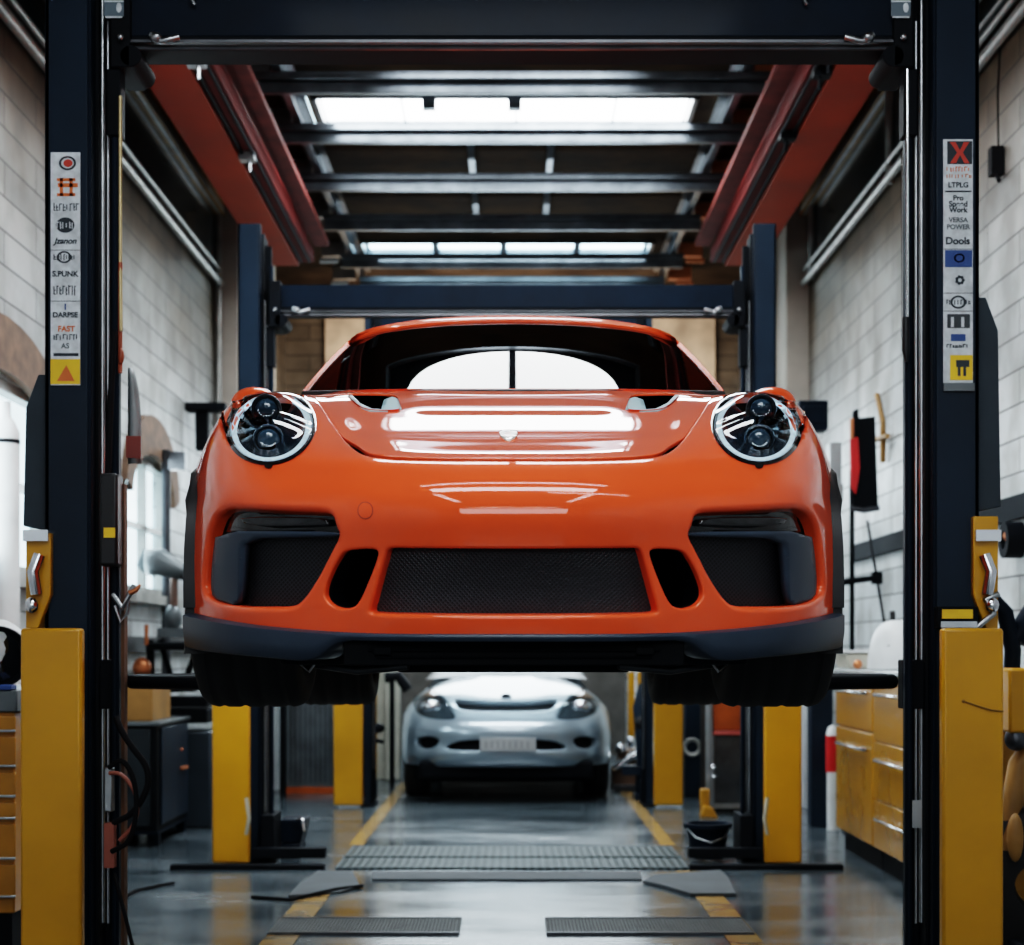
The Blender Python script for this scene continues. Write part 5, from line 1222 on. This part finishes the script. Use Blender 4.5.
w = MB(); w.lathe([(.095, 0), (.115, .02), (.12, 0), (.112, -.02), (.098, -.01)], c+Vector((.03, -.10, -.01)), (.25, -1, .05), 32, closed=True); obj('visor_ring', w, BLACK, g, smooth=60)
w = MB(); w.lathe([(.001, .03), (.06, .022), (.098, 0)], c+Vector((.03, -.10, -.01)), (.25, -1, .05), 28); obj('visor', w, SIDEGLASS, g, smooth=180)
w = MB(); w.box(XD(4, 6.5), XD(17, 6.5), 6.42, 6.5, zt_, zt_+.02); tag(obj('paper_pack', w, BLUEINK, bevel=.004), 'small blue and white packet beside the white helmet', 'packet')
# white tank at the arched window
g = thing('pressure_tank', 'tall pale cylinder standing before the arched window at the left edge', 'tank', (-2.7, 9.6, 0)); yy = 9.3
w = MB(); yy = 8.9; xx = XD(5, yy); w.lathe([(.001, .3), (.06, .3), (.075, .34), (.075, 1.74+.7), (.05, 1.80+.7), (.03, 1.82+.7), (.03, 1.90+.7), (.001, 1.90+.7)], (xx, yy, .0), (0, 0, 1), 28); obj('tank_body', w, WHITE, g, smooth=50)
w = MB(); w.lathe([(.078, 2.38), (.078, 2.40)], (xx, yy, 0), (0, 0, 1), 28); w.box(xx-.1, xx+.1, yy-.1, yy+.1, 0, .3); obj('tank_band', w, BLACK, g, smooth=50)

g = thing('steel_cabinet', 'dark navy steel cabinet on feet behind the front left column', 'cabinet', (-2.56, 11.7, 0))
obj('cabinet_body', B(-2.78, -2.34, 11.2, 12.25, .10, .80), BLACK, g, bevel=.006); obj('cabinet_top', B(-2.79, -2.32, 11.18, 12.27, .80, .825), GREYP, g, bevel=.004)
d = obj('door', B(-2.76, -2.38, 11.18, 11.2, .14, .78), mat('navy_black_door', (.010, .018, .024), .35), g, bevel=.004); d2 = obj('door', B(-2.34, -2.325, 11.3, 12.2, .14, .78), BLUEFACE, g, bevel=.004)
obj('handle', B(-2.325, -2.30, 11.9, 12.1, .46, .48), COPPER, d2, bevel=.003)
w = MB(); w.ellipsoid((-2.32, 11.95, .60), .012, .012, .012, 8, 6); obj('lock', w, COPPER, d2)
w = MB()
for a in (-2.74, -2.40):
    for b in (11.26, 12.15): w.box(a, a+.06, b, b+.06, 0, .10)
w.box(-2.78, -2.33, 11.2, 12.25, .085, .10); obj('cabinet_feet', w, BLUE, g)
tag(obj('wooden_crate', B(-2.78, -2.40, 11.35, 11.95, .825, 1.10).box(-2.79, -2.39, 11.34, 11.96, 1.06, 1.10), WOOD, bevel=.006), 'brown wooden crate standing on the dark steel cabinet', 'crate')
# tyre changer
g = thing('tyre_changer', 'dark tyre changing machine with upright arm, between the front column and orange car', 'tyre changer', (-2.3, 12.6, 0)); y = 12.55
Xa = lambda px: XD(px, y); Za = lambda py: ZD(py, y)
w = MB(); w.box(Xa(150), Xa(215), y-.15, y+.35, 0, Za(730)); obj('machine_base', w, mat('dark_blue_casing', (.03, .045, .06), .4), g, bevel=.02)
w = MB(); w.box(Xa(133), Xa(200), y-.25, y-.1, Za(691), Za(674)); w.box(Xa(150), Xa(212), y-.2, y+.1, Za(706), Za(696)); w.box(Xa(160), Xa(212), y-.2, y+.3, Za(722), Za(708)); obj('machine_table', w, BLACK, g, bevel=.01)
w = MB(); w.lathe([(.001, 0), (.20, 0), (.23, .02), (.23, .05), (.15, .06), (.001, .06)], (Xa(178), y, Za(650)), (0, 0, 1), 28); w.tube([(Xa(150), y, Za(640)), (Xa(152), y, Za(700))], .03, 10); w.tube([(Xa(160), y, Za(640)), (Xa(175), y, Za(690))], .022, 10); w.tube([(Xa(200), y, Za(640)), (Xa(182), y, Za(690))], .022, 10); obj('turntable', w, BLACK, g, smooth=40)
w = MB(); w.ellipsoid((Xa(173), y, Za(618)), .07, .07, .10, 16, 10); w.box(Xa(160), Xa(188), y-.1, y+.1, Za(638), Za(628)); obj('clamp_head', w, GREYP, g, smooth=50)
w = MB(); w.tube([(Xa(174), y, Za(615)), (Xa(174), y, Za(565))], .03, 12); obj('tool_post', w, mat('brown_post', (.16, .10, .08), .5), g, smooth=60)
w = MB(); w.tube([(Xa(142), y, Za(570)), (Xa(150), y, Za(562)), (Xa(160), y, Za(562)), (Xa(182), y, Za(573))], [.06, .11, .10, .06], 14); w.ellipsoid((Xa(183), y, Za(572)), .05, .05, .06, 12, 8); obj('swing_arm', w, GREYP, g, smooth=60)
w = MB(); w.ellipsoid((Xa(145), y-.1, Za(668)), .07, .05, .08, 14, 10); w.tube([(Xa(150), y-.12, Za(625)), (Xa(150), y-.12, Za(645))], .015, 8); obj('air_gauge', w, COPPER, g, smooth=60)
w = MB(); w.tube([(XD(166, 13.4), 13.4, 0), (XD(166, 13.4), 13.4, ZD(450, 13.4))], .035, 10); w.box(XD(164, 13.4), XD(186, 13.4), 13.35, 13.45, ZD(470, 13.4), ZD(452, 13.4)); tag(obj('pipe_post', w, DARKSTEEL, smooth=50), 'dark upright post with short rusty arm beside the second arched window', 'post')
w = MB(); w.box(XD(186, 14.6), XD(226, 14.6), 14.55, 14.75, ZD(411, 14.6), ZD(403, 14.6)); w.box(XD(195, 14.6), XD(208, 14.6), 14.6, 14.7, ZD(450, 14.6), ZD(411, 14.6)); tag(obj('wall_bracket', w, BLACK, bevel=.01), 'black bracket sticking out behind the left headlamp of the orange car', 'bracket')
w = MB(); w.box(XD(797, 13.5), XD(826, 13.5), 13.4, 13.6, ZD(432, 13.5), ZD(402, 13.5)); w.box(XD(800, 13.5), XD(822, 13.5), 13.38, 13.4, ZD(425, 13.5), ZD(408, 13.5)); tag(obj('wall_monitor', w, BLUE, bevel=.01), 'small dark box seen just behind the right headlamp of the orange car', 'box')

# middle distance, left of the aisle
g = thing('metal_locker', 'grey ribbed metal locker left of the far yellow guard', 'locker', (-1.9, 15.6, 0)); y = 15.4
Xa = lambda px: XD(px, y); Za = lambda py: ZD(py, y)
obj('locker_body', B(Xa(286), Xa(333), y, y+.5, .04, 1.35), GREYP, g, bevel=.008)
w = MB(); x = Xa(290)
while x < Xa(330): w.box(x, x+.012, y-.014, y, .1, 1.3); x += .045
obj('locker_ribs', w, DARKSTEEL, g); obj('locker_base', B(Xa(285), Xa(335), y-.03, y+.52, 0, .06), ORANGEP, g)
w = MB(); w.tube([(XD(283, 15.2), 15.2, 0), (XD(283, 15.2), 15.2, 3.2)], .03, 10); tag(obj('upright_pipe', w, BLACK, smooth=60), 'thin black upright pole beside the grey locker', 'pole')
w = MB(); w.box(XD(268, 15.9), XD(280, 15.9), 15.8, 16.0, 0, 1.25); w.tube([(XD(270, 15.7), 15.75, .85), (XD(276, 15.7), 15.7, .80), (XD(282, 15.7), 15.75, .9)], .015, 8); tag(obj('pale_dispenser', w, WHITE, bevel=.01), 'narrow pale dispenser between the middle column and black pole', 'dispenser')
g = thing('hose_stand', 'dark blue hose stand with spread arms beside the far yellow guard', 'stand', (-1.22, 14.9, 0)); y = 14.9
Xa = lambda px: XD(px, y); Za = lambda py: ZD(py, y)
w = MB(); w.tube([(Xa(366), y, Za(690)), (Xa(366), y, Za(745)), (Xa(366), y, Za(775)), (Xa(373), y, Za(797))], [.05, .06, .05, .03], 12); w.tube([(Xa(366), y, Za(770)), (Xa(362), y, Za(797))], .03, 10); obj('stand_post', w, BLUE, g, smooth=60)
w = MB(); w.tube([(Xa(350), y-.02, Za(737)), (Xa(366), y-.02, Za(738)), (Xa(384), y-.02, Za(742))], .018, 8); w.ellipsoid((Xa(377), y, Za(728)), .07, .06, .045, 12, 8); obj('stand_arm', w, BLACK, g, smooth=60)
w = MB(); w.box(XD(386, 17), XD(400, 17), 16.95, 17.1, 0, 1.3); w.box(XD(376, 17), XD(386, 17), 17.1, 17.2, 0, 1.1); tag(obj('pale_column', w, mat('cream_paint', (.50, .50, .44), .5), bevel=.01), 'pale cream column beside the silver car on its left', 'column')
w = MB(); w.box(XD(372, 18), XD(388, 18), 17.95, 18.2, .7, 1.4); w.box(XD(374, 18), XD(386, 18), 18.0, 18.2, 0, .7); tag(obj('ochre_box', w, YELLOW2, bevel=.01), 'ochre box on a stand behind the blue hose stand', 'box')
w = MB(); w.tube([(XD(385, 16.2), 16.2, ZD(678, 16.2)), (XD(398, 16.2), 16.2, ZD(676, 16.2)), (XD(408, 16.2), 16.2, ZD(690, 16.2))], .05, 10); w.tube([(XD(392, 16.2), 16.2, 0), (XD(392, 16.2), 16.2, ZD(678, 16.2))], .025, 8); tag(obj('hose_reel_arm', w, BLACK, smooth=60), 'black hose arm beside the hood of the silver car', 'hose arm')
# middle distance, right of the aisle
y = 16.2; Xa = lambda px: XD(px, y); Za = lambda py: ZD(py, y)
for px in (631.5, 640.5):
    w = MB(); w.box(Xa(px-3), Xa(px+3), y, y+.08, 0, Za(672)); tag(obj('yellow_post', w, YELLOW, bevel=.008), 'slim yellow post, %s of the pair behind the silver car' % ('first' if px < 635 else 'second'), 'post', 'slim yellow posts')
g = thing('engine_block', 'brown and grey engine parts on a floor stand right of the silver car', 'engine', (Xa(622), 15.8, 0)); y = 15.8
w = MB(); w.box(Xa(612), Xa(640), y-.1, y+.2, Za(790), Za(768)); w.box(Xa(618), Xa(636), y-.1, y+.2, Za(768), Za(750)); obj('crankcase', w, mat('rusty_iron', (.14, .08, .05), .6, var=.4), g, bevel=.02)
w = MB(); w.ellipsoid((Xa(620), y-.12, Za(748)), .05, .04, .05, 12, 8); w.ellipsoid((Xa(630), y-.12, Za(742)), .04, .04, .06, 12, 8); w.tube([(Xa(612), y-.15, Za(768)), (Xa(628), y-.15, Za(757)), (Xa(638), y-.15, Za(752))], .035, 10); obj('engine_pipe', w, CHROME, g, smooth=60)
w = MB(); w.box(Xa(612), Xa(642), y-.2, y+.25, 0, .06); w.box(Xa(624), Xa(630), y, y+.06, .06, Za(790)); obj('floor_stand', w, DARKSTEEL, g, bevel=.005)
g = thing('parts_washer', 'navy curved parts washer leaning against the far right yellow guard', 'machine', (Xa(646), 14.9, 0)); y = 14.75
w = MB(); w.tube([(XD(645, y), y, .02), (XD(645, y), y, .35), (XD(643, y), y, .8), (XD(647, y), y, 1.0)], [.09, .07, .09, .07], 14); w.box(XD(622, y), XD(646, y), y-.08, y+.1, .22, .30); w.box(XD(634, y), XD(652, y), y-.12, y+.12, 0, .06); obj('washer_body', w, BLUEFACE, g, smooth=50)
w = MB(); w.ellipsoid((XD(642, y), y-.05, ZD(722, y)), .07, .05, .07, 12, 8); obj('washer_head', w, PLASTIC, g, smooth=60)
g = thing('display_cabinet', 'tall cabinet with orange upper panel and dark glass door, right of the far guard', 'cabinet', (XD(725, 13.4), 13.5, 0)); y = 13.4
Xa = lambda px: XD(px, y); Za = lambda py: ZD(py, y)
obj('cabinet_back', B(Xa(707), Xa(750), y+.05, y+.5, .02, 1.75), BLACK, g, bevel=.006)
obj('upper_panel', B(Xa(714), Xa(746), y+.03, y+.05, Za(730), 1.7), ORANGEP, g)
w = MB(); w.box(Xa(712), Xa(744), y, y+.04, Za(735), Za(731)); obj('red_shelf', w, mat('pink_red_trim', (.60, .14, .12), .35), g, bevel=.004)
dd = obj('glass_door', B(Xa(713), Xa(744), y+.02, y+.04, .08, Za(736)), mat('smoked_glass', (.05, .055, .06), .15, coat=.5, var=.4), g)
w = MB(); w.tube([(Xa(709), y, .05), (Xa(709), y, 1.7)], .03, 10); w.box(Xa(712), Xa(714), y, y+.03, .05, Za(736)); w.box(Xa(712), Xa(745), y, y+.03, .05, .09); w.box(Xa(743.5), Xa(745), y, y+.03, .05, 1.7); obj('door_frame', w, STEEL, dd, smooth=50)
w = MB(); w.ellipsoid((Xa(713), y-.03, Za(767)), .022, .02, .022, 12, 8); w.ellipsoid((Xa(714), y-.03, Za(776)), .022, .02, .018, 12, 8); obj('door_knob', w, CHROME, dd, smooth=180)
w = MB(); w.box(XD(701, 13.2), XD(710, 13.2), 13.2, 13.3, 0, .22); w.prism([(XD(700, 13.2), 0), (XD(718, 13.2), 0), (XD(712, 13.2), .08), (XD(703, 13.2), .10)], 1, 13.15, 13.3); tag(obj('yellow_wedge', w, YELLOW2, bevel=.01), 'small ochre wheel wedge at the foot of the display cabinet', 'wheel wedge')
g = thing('gas_cart', 'grey cart with round gauge between the far guard and display cabinet', 'cart', (XD(692, 15), 15, 0)); y = 15
obj('cart_body', B(XD(685, y), XD(702, y), y, y+.3, 0, 1.0), BLUEFACE, g, bevel=.01); obj('cart_top', B(XD(685, y), XD(696, y), y+.02, y+.3, 1.0, 1.25), PIPE, g, bevel=.01)
w = MB(); w.lathe([(.05, 0), (.075, .01), (.085, 0), (.07, -.01)], (XD(692, y), y-.01, ZD(747, y)), (0, -1, 0), 24, closed=True); obj('round_gauge', w, PIPE, g, smooth=60)
obj('cart_panel', B(XD(694, y), XD(704, y), y-.01, y+.02, 1.02, 1.35), YELLOW2, g)
struct('column_right', B(2.20, 2.36, 12.5, 12.66, 0, 1.22), BLUEFACE, bevel=.005)
tag(obj('wall_heater', B(XD(803, 14), XD(815, 14), 13.9, 14.1, 0, 1.3), WHITE, bevel=.01), 'white upright panel between the middle yellow guard and navy column', 'panel')
g = thing('extinguisher', 'red and white cylinder by the end of the ochre cabinets', 'extinguisher', (XD(831, 12.3), 12.3, 0)); y = 12.3
w = MB(); w.lathe([(.001, 0), (.045, 0), (.045, .42), (.001, .42)], (XD(833, y), y, 0), (0, 0, 1), 18); w.lathe([(.045, .68), (.03, .74), (.001, .76)], (XD(832, y), y, 0), (0, 0, 1), 18); obj('cylinder_body', w, WHITE, g, smooth=50)
w = MB(); w.lathe([(.046, .42), (.046, .68)], (XD(832, y), y, 0), (0, 0, 1), 18); obj('red_band', w, REDP, g, smooth=60)
# bucket and boxes at the feet of the middle lift
g = thing('bucket', 'navy blue bucket at the foot of the middle lift right column', 'bucket', (1.205, 10.47, 0)); y = 10.47; xc = 1.205
w = MB(); w.lathe([(.001, .02), (.10, .02), (.13, .21), (.15, .21), (.15, .235), (.125, .235), (.09, .04), (.001, .04)], (xc, y, .0), (0, 0, 1), 28); obj('bucket_body', w, BLUE, g, smooth=40)
w = MB(); w.tube([(xc-.14, y, .22), (xc-.09, y-.13, .16), (xc, y-.17, .13), (xc+.09, y-.13, .16), (xc+.14, y, .22)], .005, 6); obj('bucket_handle', w, STEEL, g, smooth=60)
g = thing('jack_box', 'navy box with a pale handle at the foot of the middle lift left column', 'box', (XD(283, 10.6), 10.62, 0)); y = 10.5
w = MB(); w.prism([(XD(277.5, y), .09), (XD(298, y), .09), (XD(303, y), .24), (XD(277.5, y), .24)], 1, y+.12, y+.4); w.box(XD(277.5, y), XD(298, y), y+.12, y+.4, 0, .09); obj('box_body', w, BLUE, g, bevel=.01)
w = MB(); w.tube([(XD(294, y), y+.1, .24), (XD(301, y), y+.08, .25), (XD(302, y), y+.08, .17)], .010, 8); obj('box_handle', w, CHROME, g, smooth=60)
for s in (-1, 1):
    w = MB(); xx = s*(1.562 if s < 0 else 1.50); w.tube([(xx+s*.02, 10.12, .42), (xx-s*.0, 10.1, .3), (xx+s*.02, 10.12, .2)], .012, 8); tag(obj('rag', w, mat('pale_rag%d' % s, (.45, .42, .32), .7), smooth=60), 'pale rag tied to the %s column of the middle lift' % ('left' if s < 0 else 'right'), 'rag')

# ------------------------------------------------------------------ lamps and light
def added_tube_lamp(x, y, z, L, along, label):  # unseen lamps added to draw highlights on the hood and bumper
    g = thing('added_ceiling_light', label, 'light', (x, y, z), 'added tube lamps, out of view over the entrance')
    if along == 'x': a, b = (L/2, 0), (.06, 0)
    w = MB()
    if along == 'x':
        w.box(x-L/2, x+L/2, y-.09, y+.09, z+.03, z+.07); w.tube([(x-L*.4, y, z+.07), (x-L*.4, y, CZ)], .008, 6); w.tube([(x+L*.4, y, z+.07), (x+L*.4, y, CZ)], .008, 6)
    else:
        w.box(x-.09, x+.09, y-L/2, y+L/2, z+.03, z+.07); w.tube([(x, y-L*.4, z+.07), (x, y-L*.4, CZ)], .008, 6); w.tube([(x, y+L*.4, z+.07), (x, y+L*.4, CZ)], .008, 6)
    obj('lamp_housing', w, WHITE, g)
    w = MB()
    for q in (-.045, .045):
        if along == 'x': w.tube([(x-L/2+.03, y+q, z+.01), (x+L/2-.03, y+q, z+.01)], .016, 10)
        else: w.tube([(x+q, y-L/2+.03, z+.01), (x+q, y+L/2-.03, z+.01)], .016, 10)
    obj('lamp_tube', w, TUBE, g, smooth=60)
added_tube_lamp(0, 3.4, 4.6, 2.4, 'x', 'added white tube lamp, out of view, across the bay ahead of the orange car')
added_tube_lamp(-1.1, 1.2, 4.2, 2.2, 'y', 'added white tube lamp, out of view, along the bay on the window side')
added_tube_lamp(1.1, 1.2, 4.2, 2.2, 'y', 'added white tube lamp, out of view, along the bay on the cabinet side')
added_tube_lamp(0, -1.5, 3.6, 2.4, 'x', 'added white tube lamp, out of view, across the bay near the entrance')
added_tube_lamp(1.25, 2.2, 4.4, 1.7, 'x', 'added short white tube lamp, out of view, across the bay on the cabinet side')
def area(name, loc, rot, sx, sy, e, col=(1, 1, 1)):
    l = bpy.data.lights.new(name, 'AREA'); l.shape = 'RECTANGLE'; l.size = sx; l.size_y = sy; l.energy = e*.42; l.color = col
    o = bpy.data.objects.new(name, l); COL.objects.link(o); o.location = loc; o.rotation_euler = rot; return o
R = math.radians
area('fill_entrance', (0, -3.5, 3.0), (R(75), 0, 0), 3.6, 1.6, 150, (.90, .96, 1))  # added frontal fill behind the camera, at the open entrance
area('fill_overhead', (0, 2.6, 4.7), (R(18), 0, 0), 2.4, .5, 90, (.92, .97, 1))  # added unseen fill above the camera, lighting the car's front
area('lamp_skylight_far', (0, 13.6, 5.45), (0, 0, 0), 2.8, .9, 230, (.88, .96, 1))
area('lamp_skylight_end', (0, 18.2, 5.4), (0, 0, 0), 2.8, .7, 170, (.75, .92, 1))
area('lamp_window', (-2.7, 13.1, 2.3), (0, R(-90), 0), 1.0, 1.4, 45, (.8, .95, 1))
area('lamp_window_near', (-2.7, 9.3, 2.3), (0, R(-90), 0), 1.0, 1.8, 45, (.8, .95, 1))
area('fill_backwall', (0, 18.8, 4.6), (R(85), 0, 0), 3.0, .6, 150, (1, .93, .85))  # unseen light added to brighten the back wall
area('fill_back', (0, 20.3, 3.4), (R(-70), 0, 0), 3.2, 1.2, 160, (.8, .93, 1))  # unseen light added facing the camera, for the sheen on the floor
wd = bpy.data.worlds.new('world'); wd.use_nodes = True; SC.world = wd
bg = wd.node_tree.nodes['Background']; sk = wd.node_tree.nodes.new('ShaderNodeTexSky'); sk.sky_type = 'HOSEK_WILKIE'; sk.turbidity = 4; sk.sun_direction = (.3, -.5, .8)
wd.node_tree.links.new(sk.outputs[0], bg.inputs[0]); bg.inputs[1].default_value = .15
SC.view_settings.view_transform = 'Filmic'; SC.view_settings.look = 'High Contrast'; SC.view_settings.exposure = .65
SC.cycles.use_denoising = True; SC.cycles.max_bounces = 7; SC.cycles.glossy_bounces = 4; SC.cycles.transparent_max_bounces = 8; SC.cycles.sample_clamp_indirect = 6; SC.cycles.caustics_reflective = False; SC.cycles.caustics_refractive = False
